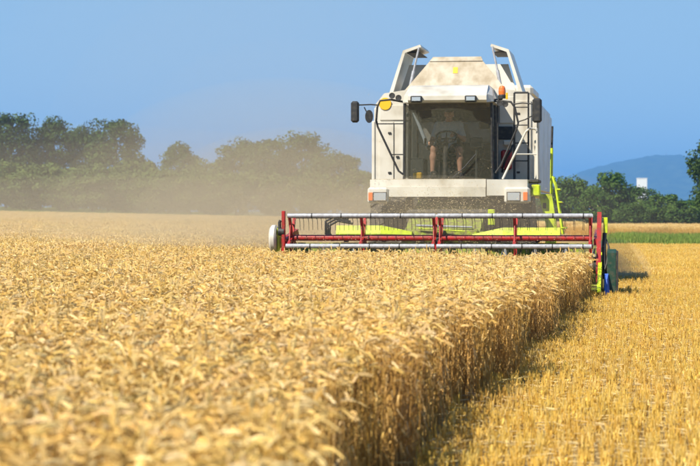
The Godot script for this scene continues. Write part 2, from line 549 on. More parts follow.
func build_stubble() -> void:
	var kinds := []
	for k in 10: kinds.append(stubble_patch(3, 0.375, 34, 0.0028))
	var spots := []
	var turned := Basis(Vector3.UP, HEADING)
	for j in range(-60, 90):               # laid along the way the machines drive
		for i in range(-22, 20):
			var q := COMBINE_AT + turned * Vector3(i * .375, 0, j * .375 - 6.0 + (i % 3) * .12)
			q.x += 0.03 * sin(j * 0.35)
			if -q.z < 7.0 or -q.z > 46.5 or standing(q.x + 0.14, q.z) or q.x > 0.162 * -q.z + 3.4: continue
			spots.append([q, HEADING + (PI if rng.randf() < .5 else 0.0), 1.0, rng.randf_range(0.75, 1.15), tint()])
	scatter("stubble", kinds, spots, M.straw, "short golden wheat stubble right of the standing crop", "stubble")
	var d := 46.0
	var far_kinds := []
	for k in 4: far_kinds.append(stubble_patch(8, 1.3, 40, 0.006))
	spots = []
	d = 46.0
	while d < 94.0:
		var x := rear_edge(d) + 0.3
		while x < 0.162 * d + 8.0:
			var q := Vector3(x + rng.randf_range(-.3, .3), 0, -d + rng.randf_range(-.3, .3))
			q.y = ground_h(q.x, q.z)
			spots.append([q, rng.randf() * TAU, 1.0, rng.randf_range(0.7, 1.1), tint()])
			x += 1.0
		d += 1.0
	scatter("distant_stubble", far_kinds, spots, M.straw, "pale stubble behind the right end of the header", "stubble")
	# a green strip, then another ripe field, before the wood on the right
	var grass := Shape.new()
	for i in 260:
		var foot := Vector3(rng.randf_range(-.8, .8), 0, rng.randf_range(-.8, .8))
		var a := rng.randf() * TAU
		var w := Vector3(cos(a), 0, sin(a)) * 0.025
		grass.col = Color(.10, .19, .03).lerp(Color(.22, .25, .06), rng.randf())
		grass.tri(foot - w, foot + w, foot + Vector3(rng.randfn(0, .1), rng.randf_range(.15, .42), rng.randfn(0, .1)))
	spots = []
	d = 93.0
	while d < 128.0:
		var x := rear_edge(d) + 5.0
		while x < 0.162 * d + 10.0:
			spots.append([Vector3(x + rng.randf_range(-.4, .4), ground_h(x, -d), -d + rng.randf_range(-.4, .4)), rng.randf() * TAU, 1.0, rng.randf_range(0.6, 1.2), tint()])
			x += 1.2
		d += 1.2
	scatter("grass_strip", [grass.mesh()], spots, M.leaf, "green grass strip before the trees on the right", "grass")
	var kinds3 := []
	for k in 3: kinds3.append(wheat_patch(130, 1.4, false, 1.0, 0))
	spots = []
	d = 128.0
	while d < 180.0:
		var x := rear_edge(d) + 2.0
		while x < 0.162 * d + 12.0:
			spots.append([Vector3(x + rng.randf_range(-.4, .4), ground_h(x, -d), -d + rng.randf_range(-.4, .4)), rng.randf() * TAU, 1.1, rng.randf_range(0.8, 1.0), tint()])
			x += 1.3
		d += 1.3
	scatter("far_wheat_strip", kinds3, spots, M.wheat, "narrow strip of ripe grain along the foot of the right wood", "wheat")
	spots = []
	d = 216.0
	while d < 300.0:                       # meadow before the trees on the left
		var x := -0.162 * d - 10.0
		while x < 18.0:
			spots.append([Vector3(x + rng.randf_range(-.6, .6), ground_h(x, -d), -d + rng.randf_range(-.6, .6)), rng.randf() * TAU, 1.5, rng.randf_range(0.7, 1.3), tint()])
			x += 1.7
		d += 2.2
	scatter("meadow_grass", [grass.mesh()], spots, M.leaf, "green meadow strip at the foot of the left trees", "grass")

func build_stray_stalks() -> void:
	var rows := [[12.4, -0.05, "bent wheat stalk arching low out of the crop over the stubble", Vector3(0.55, 0, -0.1), 0.11], [23.0, 0.15, "long straw leaning from the crop edge onto the stubble near header", Vector3(0.9, 0, 0.4), 0.3]]
	for r in rows:
		var s := Shape.new()
		var o := base("wheat_stalk", Vector3(cut_edge(r[0]) + r[1], 0, -r[0]))
		tag(o, r[2], "wheat stalk", "stray stalks at the cut edge")
		var f := Vector3.ZERO
		var lean: Vector3 = r[3]
		var pts := []
		for k in 9:
			var t := k / 8.0
			pts.append(f + lean * t * 0.9 + Vector3(0, r[4] * sin(t * 2.2), 0))
		s.col = Color(.58, .40, .15)
		s.tube(pts, 0.003, 0.002, 5)
		part(o, "stem", s, M.wheat)
		var e := Shape.new()
		var p: Vector3 = pts[8]
		var d: Vector3 = (pts[8] - pts[7]).normalized()
		var flat := d.cross(Vector3.UP).normalized()
		for k in 9:
			d = (d + Vector3.DOWN * 0.06).normalized()
			p += d * 0.011
			for sg in [-1.0, 1.0]:
				e.col = Color(.62, .46, .21) * rng.randf_range(.9, 1.1)
				spindle(e, p + flat * sg * .002, (d + flat * sg * .42).normalized(), flat.cross(d).normalized(), .021, .005)
		part(o, "ear", e, M.wheat)


# ---------------------------------------------------------------- trees and the far building
func crown_mesh(radius: float, low: float, high: float, lobes: int, per_lobe: int, leaf: float, tone: Color, tone2: Color) -> ArrayMesh:
	var s := Shape.new()
	var mid := (low + high) / 2.0
	var half := (high - low) / 2.0
	for l in lobes:
		var y := rng.randf_range(-0.85, 0.9)
		var reach := sqrt(maxf(0.05, 1.0 - y * y)) * (1.0 if y > -0.4 else 0.85)
		var a := TAU * (l * 0.618 + rng.randf() * 0.2)
		var rr := reach * sqrt(rng.randf_range(0.12, 1.0)) * 0.82
		var at := Vector3(cos(a) * rr * radius, mid + y * half * 0.86, sin(a) * rr * radius)
		var lr := radius * rng.randf_range(0.13, 0.34)
		var lobe_tone := tone.lerp(tone2, rng.randf())
		for i in per_lobe:
			var dir := Vector3(rng.randfn(), rng.randfn() * 0.8 + 0.15, rng.randfn()).normalized()
			var p := at + dir * lr * (1.0 - 0.55 * rng.randf() * rng.randf() + rng.randf() * 0.16)
			p.y = maxf(p.y, low * 0.7)
			var nn := (dir + Vector3(rng.randfn(), rng.randfn(), rng.randfn()) * 0.55).normalized()
			var u := nn.cross(Vector3(rng.randfn(), rng.randfn(), rng.randfn())).normalized()
			var w := nn.cross(u)
			var sz := leaf * rng.randf_range(0.6, 1.25)
			s.col = lobe_tone * rng.randf_range(0.75, 1.25)
			s.fquad(p - u * sz * .6, p - w * sz * .32, p + u * sz * .6, p + w * sz * .32, nn)
	return s.mesh()

func trunk_mesh(h: float, low: float, r: float, spread: float) -> ArrayMesh:
	var s := Shape.new()
	s.tube([Vector3(0, -0.4, 0), Vector3(0.05, low * .5, 0), Vector3(-.08, low, .06), Vector3(.05, h * .6, 0), Vector3(0, h * .86, 0)], r * 1.25, r * 0.2, 7)
	for k in 7:
		var a := k * 2.4 + rng.randf()
		var y := lerpf(low, h * .68, k / 7.0)
		var o := Vector3(cos(a), 0, sin(a))
		var len := spread * rng.randf_range(0.5, 0.8)
		s.tube([Vector3(0, y, 0), Vector3(0, y + len * .35, 0) + o * len * .5, Vector3(0, y + len * .75, 0) + o * len], r * 0.45, r * 0.1, 5)
	return s.mesh()

func build_trees() -> void:
	var kinds := []
	var dark := Color(.036, .066, .016)
	var mid := Color(.062, .100, .022)
	var pale := Color(.105, .140, .034)
	# [crown, trunk, height, crown radius]
	for k in 3: kinds.append([crown_mesh(3.6, 1.6, 12.0, 90, 105, 0.33, dark, mid), trunk_mesh(12.0, 2.6, .28, 3.2), 12.0, 3.6])      # 0-2 tall and dense
	for k in 3: kinds.append([crown_mesh(3.3, 0.3, 7.0, 75, 105, 0.33, mid, pale), trunk_mesh(7.0, 1.2, .18, 2.8), 7.0, 3.3])          # 3-5 low, bushy, paler
	for k in 3: kinds.append([crown_mesh(3.0, 0.3, 6.4, 80, 110, 0.27, Color(.038, .080, .014), Color(.085, .135, .026)), trunk_mesh(6.4, 1.2, .18, 2.6), 6.4, 3.0])   # 6-8 deep green wood
	# [px of the middle, px of the top, width in px, distance, kind, name, label, group] - measured off the photograph to find where each stands
	var L := "trees beyond the left field"
	var R := "trees of the right wood"
	var rows := [
		[12, 114, 46, 305, 0, "broadleaf_tree", "tall hazy dark tree at the far left of the picture", L],
		[54, 117, 46, 310, 1, "broadleaf_tree", "tall hazy tree, second of the high group at the left", L],
		[86, 122, 36, 318, 2, "broadleaf_tree", "narrow tall hazy tree, third of the high group at the left", L],
		[116, 120, 48, 305, 0, "broadleaf_tree", "broad tall hazy tree, rightmost of the high group at the left", L],
		[6, 160, 44, 275, 3, "bushy_tree", "low pale green tree below the tall tree, farthest left", L],
		[40, 163, 44, 272, 4, "bushy_tree", "low yellowish green tree in front of the second tall tree", L],
		[76, 166, 44, 278, 5, "bushy_tree", "low bushy tree in front of the narrow tall tree", L],
		[108, 164, 44, 270, 3, "bushy_tree", "low bushy tree under the right side of the tall group", L],
		[142, 160, 40, 280, 4, "bushy_tree", "low bushy tree just right of the tall group", L],
		[179, 142, 38, 300, 1, "broadleaf_tree", "lone round-topped dark tree rising over the left hedge", L],
		[168, 168, 40, 274, 5, "bushy_tree", "low hazy bushy tree in front of the round-topped tree", L],
		[206, 160, 40, 277, 3, "bushy_tree", "low hazy bushy tree right of the round-topped tree", L],
		[241, 137, 46, 292, 2, "broadleaf_tree", "dust-veiled tree, left part of the mound left of the combine", L],
		[268, 140, 40, 286, 0, "broadleaf_tree", "dust-veiled tree in the middle of the mound left of the combine", L],
		[302, 132, 54, 290, 1, "broadleaf_tree", "highest dust-veiled tree of the mound left of the combine", L],
		[334, 150, 46, 284, 2, "broadleaf_tree", "dust-veiled tree nearest the left side of the combine", L],
		[236, 172, 44, 270, 4, "bushy_tree", "low dust-veiled tree in front of the mound's left part", L],
		[276, 174, 46, 272, 5, "bushy_tree", "low dust-veiled tree in front of the mound's middle", L],
		[316, 172, 46, 268, 3, "bushy_tree", "low dust-veiled tree in front of the mound's highest tree", L],
		[356, 170, 46, 272, 4, "bushy_tree", "low dust-veiled tree behind the left mirror side of the combine", L],
		[-12, 168, 44, 262, 4, "bushy_tree", "low tree half cut off by the left edge of the picture", L],
		[24, 172, 44, 262, 5, "bushy_tree", "front hedge tree between the two leftmost tall trees", L],
		[60, 175, 44, 262, 3, "bushy_tree", "front hedge tree below the second and third tall trees", L],
		[93, 176, 44, 260, 4, "bushy_tree", "front hedge tree below the third and fourth tall trees", L],
		[127, 172, 44, 262, 5, "bushy_tree", "front hedge tree below the broad tall tree", L],
		[152, 178, 40, 260, 3, "bushy_tree", "front hedge tree in the gap before the round-topped tree", L],
		[190, 176, 40, 262, 4, "bushy_tree", "front hedge tree right under the round-topped tree", L],
		[222, 172, 40, 264, 5, "bushy_tree", "front hedge tree at the left foot of the dusty mound", L],
		[570, 176, 42, 205, 6, "broadleaf_tree", "dark green tree just right of the green ladder", R],
		[548, 188, 36, 200, 7, "broadleaf_tree", "dark green tree behind the green access ladder of the combine", R],
		[594, 190, 34, 198, 8, "broadleaf_tree", "low green tree between the two higher trees of the right wood", R],
		[612, 172, 44, 207, 7, "broadleaf_tree", "highest dark tree of the right wood, above the header's red end", R],
		[640, 186, 38, 212, 8, "broadleaf_tree", "dark tree right below the white tower block", R],
		[630, 202, 32, 194, 6, "bushy_tree", "low bush at the foot of the highest tree on the right", R],
		[664, 194, 42, 200, 7, "bushy_tree", "bushy green tree right of the white tower block", R],
		[690, 199, 40, 196, 8, "bushy_tree", "bushy green tree under the overhanging right-edge branches", R],
		[718, 192, 40, 202, 6, "bushy_tree", "green tree cut off by the right edge of the picture", R],
		[716, 138, 46, 168, 0, "broadleaf_tree", "nearer tree whose branches reach in at the right edge", R],
	]
	for r in rows:
		var d: float = r[3]
		var x: float = (r[0] - 350.0) / 2160.0 * d
		var g := ground_h(x, -d)
		var top: float = 1.4 + (215.0 - r[1]) / 2160.0 * d
		var k: Array = kinds[r[4]]
		var box: AABB = k[0].get_aabb()
		var sy: float = (top - g) / (box.end.y - 0.25)
		var sx: float = r[2] / 2160.0 * d / (box.size.x - 0.5) * 1.3
		var t := base(r[5], Vector3(x, g, -d), rng.randf() * TAU)
		tag(t, r[6], "tree", r[7])
		part(t, "trunk", k[1], M.bark)
		part(t, "crown", k[0], M.leaf)
		t.scale = Vector3(sx, sy, sx)

func build_tower_block() -> void:
	var at := Vector3((642.3 - 350.0) / 2160.0 * 1500.0, ground_h(203, -1500), -1500)
	var b := base("tower_block", at)
	tag(b, "white block of a tower showing above the right wood", "building")
	var h := 1.4 + (215.0 - 178.0) / 2160.0 * 1500.0 - at.y
	var s := Shape.new()
	s.cbox(Vector3(-3.3, -2, -6), Vector3(3.3, h - 0.4, 0), 0.1)
	part(b, "wall", s, M.concrete)
	var r := Shape.new()
	r.cbox(Vector3(-3.5, h - 0.4, -6.2), Vector3(3.5, h, 0.2), 0.08)
	part(b, "roof", r, M.concrete)
	for k in 4:
		for j in 2:
			var w := Shape.new()
			w.cbox(Vector3(-2.4 + j * 2.9, 3 + k * 3.2, 0.0), Vector3(-0.6 + j * 2.9, 4.5 + k * 3.2, 0.06), 0.01)
			part(b, "window", w, M.pane)


# ---------------------------------------------------------------- dust and chaff
func dust(at: Vector3, size: Vector3, density: float, label: String, tone := Color(.99, .80, .53)) -> void:
	var f := FogVolume.new()
	f.shape = RenderingServer.FOG_VOLUME_SHAPE_ELLIPSOID
	f.size = size
	var m := FogMaterial.new()
	m.albedo = tone.linear_to_srgb()
	m.density = density
	f.material = m
	f.name = numbered("dust_cloud")
	add_child(f)
	f.position = at
	tag(f, label, "dust", "", "stuff")

func build_dust() -> void:
	# each bank thins outwards: nested shells, the outer ones faint
	for k in 2:
		var w := 1.0 - 0.38 * k
		dust(Vector3(-9.0 + 1.6 * k, 0.1, -64 + 2 * k), Vector3(30 * w, 8.0 * w, 30 * w), 0.006 + 0.006 * k, ["outer", "inner"][k] + " part of the dust haze over the field left of the combine")
	for k in 2:
		var w := 1.0 - 0.4 * k
		dust(Vector3(-14, 0.6, -125), Vector3(70 * w, 10.0 * w, 46 * w), 0.0030 + 0.003 * k, ["outer", "inner"][k] + " part of the low dust haze before the left trees")
	for k in 3:
		var w := 1.0 - 0.28 * k
		dust(Vector3(-1.4 + 0.35 * k, 0.5, -45.6 + 0.8 * k), Vector3(10.5 * w, 7.6 * w, 10 * w), 0.026 + 0.026 * k, ["outer", "middle", "inner"][k] + " part of the brown dust billowing left of the combine")
	for k in 5:
		var w := 1.0 - 0.17 * k
		dust(Vector3(-2.9 + .45 * k, 3.4 - k * .4, -52 + .6 * k), Vector3(16 * w, 13.5 * w, 13 * w), 0.0022 + 0.0016 * k, ["outermost", "second outermost", "middle", "second innermost", "innermost"][k] + " part of the thin dust rising into the sky left of the cab")
	dust(Vector3(1.5, 1.35, -37.5), Vector3(4.4, 1.5, 2.8), 0.13, "dust in front of the feeder house under the cab")
	for k in 3:
		var w := 1.0 - 0.28 * k
		dust(Vector3(5.35 - .1 * k, 0.15, -45.2), Vector3(1.9 * w, 1.6 * w, 3.2 * w), 0.2 + 0.15 * k, ["outer", "middle", "inner"][k] + " part of the brown dust behind the header's right end")

func build_chaff() -> void:
	var s := Shape.new()
	spindle(s, Vector3(0, 0, -.5), Vector3(0, 0, 1), Vector3(1, 0, 0), 1.0, 0.2)
	var spots := []
	for i in 5200:
		var q := Vector3.ZERO
		if i < 2600: q = Vector3(rng.randfn(0.0, 0.75), 1.35 + absf(rng.randfn(0, .28)), rng.randf_range(0.6, 3.2))
		elif i < 4200: q = Vector3(rng.randf_range(-2.6, 2.9), 0.85 + absf(rng.randfn(0, .30)), rng.randf_range(2.0, 3.7))
		else: q = Vector3(rng.randfn(-2.2, 1.0), 0.9 + absf(rng.randfn(0, 1.0)), rng.randf_range(-3.5, 1.5))
		var w := Basis(Vector3.UP, HEADING) * q + COMBINE_AT
		var sz := rng.randf_range(0.008, 0.026)
		spots.append([w, rng.randf() * TAU, sz, sz * rng.randf_range(0.6, 1.2), Color(.66, .52, .30) * rng.randf_range(.7, 1.1), Basis(Vector3(rng.randfn(), rng.randfn(), rng.randfn()).normalized(), rng.randf() * TAU)])
	for i in 900:                          # settled on the bumper's ledge and the roof
		var q := Vector3(rng.randf_range(-1.38, .68), 2.05, rng.randf_range(-.05, .22)) if i < 600 else Vector3(rng.randf_range(-.68, .7), 3.77, rng.randf_range(-1.4, -.25))
		var sz := rng.randf_range(0.010, 0.03)
		spots.append([Basis(Vector3.UP, HEADING) * q + COMBINE_AT, rng.randf() * TAU, sz, sz * .6, Color(.66, .52, .30) * rng.randf_range(.7, 1.1)])
	scatter("flying_chaff", [s.mesh()], spots, M.straw, "pale chaff flying between the reel and the cab", "chaff")


# ---------------------------------------------------------------- combine harvester
const ALONG_X := Transform3D(Basis(Vector3(0, 0, 1), Vector3(0, 1, 0), Vector3(1, 0, 0)), Vector3.ZERO)   # outline in (z, y), drawn out along x

func pv(a: Array) -> PackedVector2Array:
	var p := PackedVector2Array()
	for q in a: p.append(Vector2(q[0], q[1]))
	return p

func across(at: Vector3, dir := Vector3.RIGHT) -> Transform3D:   # a lathe's y axis laid along dir
	var y := dir.normalized()
	var x := y.cross(Vector3.UP if absf(y.y) < 0.9 else Vector3.BACK).normalized()
	return Transform3D(Basis(x, y, x.cross(y)), at)

func box_part(parent: Node, called: String, lo: Vector3, hi: Vector3, m: Material, bev := 0.012) -> MeshInstance3D:
	var s := Shape.new()
	s.cbox(lo, hi, bev)
	return part(parent, called, s, m)

func tube_part(parent: Node, called: String, pts: Array, r: float, m: Material, sides := 8) -> MeshInstance3D:
	var s := Shape.new()
	s.tube(pts, r, -1.0, sides)
	return part(parent, called, s, m)

func wheel(c: Node, at: Vector3, r: float, w: float) -> void:
	var t := Shape.new()
	var h := w / 2
	t.lathe([Vector2(r * .56, -h * .8), Vector2(r * .75, -h), Vector2(r * .93, -h * .95), Vector2(r * .97, -h * .6), Vector2(r * .97, h * .6), Vector2(r * .93, h * .95), Vector2(r * .75, h), Vector2(r * .56, h * .8), Vector2(r * .56, -h * .8)], across(at), 40)
	var o := part(c, "wheel", t, M.rubber)
	var lugs := Shape.new()
	for k in 22:
		for sg in [-1.0, 1.0]:
			var a := TAU * (k + (0.5 if sg > 0 else 0.0)) / 22.0
			var b := Basis(Vector3.RIGHT, a)
			var p0 := b * Vector3(0.0, r * .955, 0)
			var p1 := Basis(Vector3.RIGHT, a + 0.2) * Vector3(sg * h * .97, r * .93, 0)
			var wd := Basis(Vector3.RIGHT, a) * Vector3(0, 0, .035)
			var up := b * Vector3(0, .045, 0)
			lugs.hexa([at + p0 - wd, at + p1 - wd, at + p1 + wd, at + p0 + wd, at + p0 - wd + up, at + p1 - wd + up, at + p1 + wd + up, at + p0 + wd + up])
	part(o, "tread", lugs, M.rubber)
	var rim := Shape.new()
	rim.lathe([Vector2(0.02, h * .5), Vector2(r * .2, h * .5), Vector2(r * .25, h * .35), Vector2(r * .5, h * .3), Vector2(r * .57, h * .75), Vector2(r * .57, -h * .75), Vector2(r * .5, -h * .3), Vector2(r * .25, -h * .35), Vector2(r * .2, -h * .5), Vector2(.02, -h * .5)], across(at), 28)
	part(o, "rim", rim, M.lime)

func build_combine() -> void:
	var c := base("combine_harvester", COMBINE_AT, HEADING)
	tag(c, "dusty white and lime green combine harvester cutting the ripe wheat", "combine harvester")
	build_body(c)
	build_cab(c)
	build_sides(c)
	build_header(c)
	wheel(c, Vector3(-1.17, .93, -1.15), .93, .66)
	wheel(c, Vector3(1.17, .93, -1.15), .93, .66)
	wheel(c, Vector3(-1.1, .62, -5.3), .62, .44)
	wheel(c, Vector3(1.1, .62, -5.3), .62, .44)

func build_body(c: Node) -> void:
	# main hull behind the cab, with a chamfered roof line; outline seen from the front, drawn out to the rear
	var s := Shape.new()
	s.prism(pv([[-1.52, 1.75], [-1.52, 3.50], [-1.36, 3.70], [-0.9, 3.77], [0.9, 3.77], [1.36, 3.70], [1.52, 3.52], [1.52, 1.75]]), -6.6, -1.5)
	var hull := part(c, "hull", s, M.white)
	# panel doors and their edges on the hull's front, either side of the cab
	var d := Shape.new()
	d.prism(pv([[-1.44, 2.02], [-1.44, 3.16], [-1.18, 3.16], [-1.18, 2.02]]), -1.498, -1.47)
	part(hull, "access_panel", d, M.white)
	box_part(hull, "access_panel", Vector3(-1.155, 2.02, -1.498), Vector3(-0.86, 3.16, -1.475), M.white)
	box_part(hull, "access_panel", Vector3(-1.44, 3.19, -1.498), Vector3(-0.86, 3.48, -1.475), M.white)
	box_part(hull, "access_panel", Vector3(1.12, 2.02, -1.498), Vector3(1.42, 3.55, -1.46), M.white)
	box_part(hull, "access_panel", Vector3(0.82, 3.12, -1.498), Vector3(1.09, 3.62, -1.475), M.white)
	box_part(hull, "grille", Vector3(0.80, 2.82, -1.499), Vector3(1.08, 3.06, -1.44), M.black)
	box_part(hull, "tail_lamp", Vector3(0.86, 2.25, -1.49), Vector3(1.06, 2.62, -1.36), M.red, .03)
	box_part(hull, "document_box", Vector3(0.90, 2.70, -1.49), Vector3(1.08, 2.80, -1.36), M.white, .02)
	tube_part(hull, "hydraulic_hose", [Vector3(.88, 2.2, -1.4), Vector3(.95, 2.45, -1.32), Vector3(1.05, 2.6, -1.34), Vector3(1.08, 2.72, -1.4)], .02, M.black)
	for q in [[-1.25, 2.2], [-1.25, 2.95], [-1.10, 2.5], [-.92, 3.3], [1.18, 2.2], [1.18, 3.3]]:
		box_part(hull, "latch", Vector3(q[0] - .03, q[1] - .018, -1.475), Vector3(q[0] + .03, q[1] + .018, -1.445), M.black, .006)
	# side shields
	for sg in [-1.0, 1.0]:
		for k in 3:
			var p := Shape.new()
			var z0 := -1.62 - k * 1.62
			p.cbox(Vector3(minf(sg * 1.521, sg * 1.565), 1.85, z0 - 1.56), Vector3(maxf(sg * 1.521, sg * 1.565), 3.44, z0), .018)
			part(hull, "side_shield", p, M.white)
	# chassis and belly
	box_part(c, "chassis", Vector3(-.82, .75, -6.2), Vector3(.82, 1.748, -1.0), M.dark, .05)
	box_part(c, "front_axle", Vector3(-1.1, .75, -1.35), Vector3(1.1, 1.1, -.95), M.dark, .04)
	box_part(c, "rear_axle", Vector3(-1.0, .5, -5.45), Vector3(1.0, .74, -5.15), M.dark, .03)
	box_part(c, "engine_hood", Vector3(-1.3, 3.775, -6.4), Vector3(1.3, 4.0, -4.2), M.white, .06)
	box_part(c, "straw_hood", Vector3(-.95, 1.1, -7.5), Vector3(.95, 2.6, -6.61), M.white, .08)
	# grain tank: dusty front sheet leaning back, corner sheets, side lids standing open
	var tank := Shape.new()
	tank.hexa([Vector3(-1.0, 3.772, -1.78), Vector3(.92, 3.772, -1.78), Vector3(.46, 4.34, -2.12), Vector3(-.56, 4.34, -2.12), Vector3(-1.0, 3.772, -1.82), Vector3(.92, 3.772, -1.82), Vector3(.46, 4.34, -2.16), Vector3(-.56, 4.34, -2.16)])
	var tk := part(c, "grain_tank", tank, M.grimy)
	var lip := Shape.new()
	lip.hexa([Vector3(-.56, 4.342, -2.10), Vector3(.46, 4.342, -2.10), Vector3(.42, 4.43, -2.2), Vector3(-.50, 4.43, -2.2), Vector3(-.56, 4.342, -2.16), Vector3(.46, 4.342, -2.16), Vector3(.42, 4.43, -2.26), Vector3(-.50, 4.43, -2.26)])
	part(tk, "rim", lip, M.grimy)
	var st := Shape.new()
	st.hexa([Vector3(-.1, 4.10, -1.970), Vector3(-.01, 4.10, -1.970), Vector3(-.01, 4.22, -2.041), Vector3(-.1, 4.22, -2.041), Vector3(-.1, 4.10, -1.985), Vector3(-.01, 4.10, -1.985), Vector3(-.01, 4.22, -2.056), Vector3(-.1, 4.22, -2.056)])
	part(tk, "sticker", st, M.yellow)
	for sg in [-1.0, 1.0]:
		var o := -.05
		var cs := Shape.new()      # corner sheet between front sheet and lid
		cs.hexa([Vector3(o + sg * .6, 3.78, -2.5), Vector3(o + sg * 1.12, 3.78, -2.5), Vector3(o + sg * .96, 4.31, -2.62), Vector3(o + sg * .40, 4.31, -2.62), Vector3(o + sg * .6, 3.78, -2.54), Vector3(o + sg * 1.12, 3.78, -2.54), Vector3(o + sg * .96, 4.31, -2.66), Vector3(o + sg * .40, 4.31, -2.66)])
		part(tk, "corner_sheet", cs, M.white)
		var lid := Shape.new()
		var q := [[1.20, 3.74], [.97, 4.50], [.66, 4.61], [.68, 4.655], [1.01, 4.545], [1.27, 3.74]]
		for i in q.size(): q[i] = [o + sg * q[i][0], q[i][1]]
		lid.prism(pv(q), -3.5, -2.0)
		var lm := part(tk, "lid", lid, M.white)
		var shade := Shape.new()
		shade.cbox(Vector3(o + minf(sg * .69, sg * .95), 4.50, -3.4), Vector3(o + maxf(sg * .69, sg * .95), 4.515, -2.1), .004)
		part(lm, "flange_shade", shade, M.dark)  # dark sheet standing in for the shade beneath the lid's flange
		var gs := Shape.new()
		gs.tube([Vector3(o + sg * .88, 3.76, -1.93), Vector3(o + sg * .80, 4.15, -1.96)], .032, -1.0, 8)
		gs.tube([Vector3(o + sg * .80, 4.15, -1.96), Vector3(o + sg * .70, 4.60, -1.985)], .02, -1.0, 8)
		part(lm, "strut", gs, M.steel)

func build_cab(c: Node) -> void:
	# floor pan and frame carry the rest of the cab
	var f := Shape.new()
	f.cbox(Vector3(-.80, 1.96, -1.46), Vector3(.80, 2.05, .02), .02)
	var frame := part(c, "cab", f, M.interior)
	for sg in [-1.0, 1.0]:
		tube_part(frame, "front_pillar", [Vector3(sg * .80, 2.05, .0), Vector3(sg * .785, 3.43, .06)], .028, M.black)
		tube_part(frame, "door_pillar", [Vector3(sg * .80, 2.05, -.86), Vector3(sg * .785, 3.43, -.80)], .03, M.black)
		box_part(frame, "rear_pillar", Vector3(sg * .76 - .05, 2.05, -1.45), Vector3(sg * .76 + .05, 3.42, -1.36), M.interior)
		for zz in [[-.03, -.82], [-.88, -1.38]]:
			var g := Shape.new()
			g.hexa([Vector3(sg * .795, 2.08, zz[0]), Vector3(sg * .795, 2.08, zz[1]), Vector3(sg * .78, 3.42, zz[1]), Vector3(sg * .78, 3.42, zz[0]), Vector3(sg * .80, 2.08, zz[0]), Vector3(sg * .80, 2.08, zz[1]), Vector3(sg * .785, 3.42, zz[1]), Vector3(sg * .785, 3.42, zz[0])])
			part(frame, "side_window", g, M.side_glass)
	box_part(frame, "rear_wall", Vector3(-.70, 2.05, -1.45), Vector3(.70, 2.75, -1.40), M.interior)
	box_part(frame, "rear_wall", Vector3(-.70, 3.15, -1.45), Vector3(.70, 3.42, -1.40), M.interior)
	var rw := Shape.new()
	rw.quad(Vector3(-.7, 2.75, -1.43), Vector3(.7, 2.75, -1.43), Vector3(.7, 3.15, -1.43), Vector3(-.7, 3.15, -1.43))
	part(frame, "rear_window", rw, M.side_glass)
	# windscreen, bowed forward
	var w := Shape.new()
	var ids := []
	for j in 7:
		var row := []
		for i in 13:
			var u := i / 6.0 - 1.0
			var v := j / 6.0
			var nn := Vector3(u * .28, -.05, 1).normalized()
			row.append(w.vert(Vector3(u * lerpf(.785, .77, v), lerpf(2.05, 3.43, v), lerpf(.03, .08, v) + .13 * (1.0 - u * u)), nn))
		ids.append(row)
	for j in 6:
		for i in 12:
			w.join(ids[j][i], ids[j][i + 1], ids[j + 1][i + 1])
			w.join(ids[j][i], ids[j + 1][i + 1], ids[j + 1][i])
	var ws := part(frame, "windscreen", w, M.glass)
	var fm := part(ws, "dust_film", w, M.film)
	fm.position = Vector3(0, 0, .004)
	tube_part(frame, "wiper", [Vector3(.1, 2.07, .2), Vector3(.3, 2.25, .205), Vector3(.52, 2.5, .17)], .009, M.black, 5)
	# roof: outline in (z, y)
	var r := Shape.new()
	var roof := pv([[-1.6, 3.43], [.27, 3.43], [.32, 3.47], [.32, 3.545], [.26, 3.585], [-.06, 3.735], [-.2, 3.765], [-1.6, 3.765]])
	r.prism(roof, -.70, .72, ALONG_X)
	r.hexa([Vector3(-.70, 3.43, .27), Vector3(-.70, 3.58, .25), Vector3(-.70, 3.76, -.2), Vector3(-.70, 3.43, -1.6), Vector3(-.815, 3.45, .12), Vector3(-.80, 3.55, .10), Vector3(-.76, 3.70, -.22), Vector3(-.80, 3.45, -1.58)])
	r.hexa([Vector3(.72, 3.43, .27), Vector3(.72, 3.58, .25), Vector3(.72, 3.76, -.2), Vector3(.72, 3.43, -1.6), Vector3(.835, 3.45, .12), Vector3(.82, 3.55, .10), Vector3(.78, 3.70, -.22), Vector3(.82, 3.45, -1.58)])
	var rf := part(frame, "roof", r, M.white)
	for x in [-.54, .44]:
		var l := Shape.new()
		l.cbox(Vector3(x - .105, 3.425, .325), Vector3(x + .105, 3.545, .40), .015)
		var lo := part(rf, "work_lamp", l, M.black)
		box_part(lo, "reflector", Vector3(x - .078, 3.452, .402), Vector3(x + .078, 3.522, .412), M.lamp, .006)
	# beacon
	var bz := Shape.new()
	bz.lathe([Vector2(.0, 0), Vector2(.075, 0), Vector2(.075, .05), Vector2(.06, .07), Vector2(0, .07)], Transform3D(Basis(), Vector3(.96, 3.52, -.25)), 16)
	bz.tube([Vector3(.82, 3.50, -.25), Vector3(.96, 3.50, -.25), Vector3(.96, 3.53, -.25)], .018, -1.0, 6)
	var be := part(c, "beacon", bz, M.black)
	var bd := Shape.new()
	bd.lathe([Vector2(.062, .0), Vector2(.066, .06), Vector2(.06, .12), Vector2(.04, .155), Vector2(.0, .165)], Transform3D(Basis(), Vector3(.96, 3.59, -.25)), 18)
	part(be, "dome", bd, M.orange)
	# interior
	var seat := Shape.new()
	seat.cbox(Vector3(-.34, 2.42, -1.15), Vector3(.18, 2.55, -.62), .05)
	var se := part(frame, "seat", seat, M.seat)
	box_part(se, "backrest", Vector3(-.33, 2.52, -1.30), Vector3(.17, 3.12, -1.16), M.seat, .06)
	box_part(se, "seat_base", Vector3(-.25, 2.052, -1.10), Vector3(.09, 2.418, -.72), M.seat, .03)
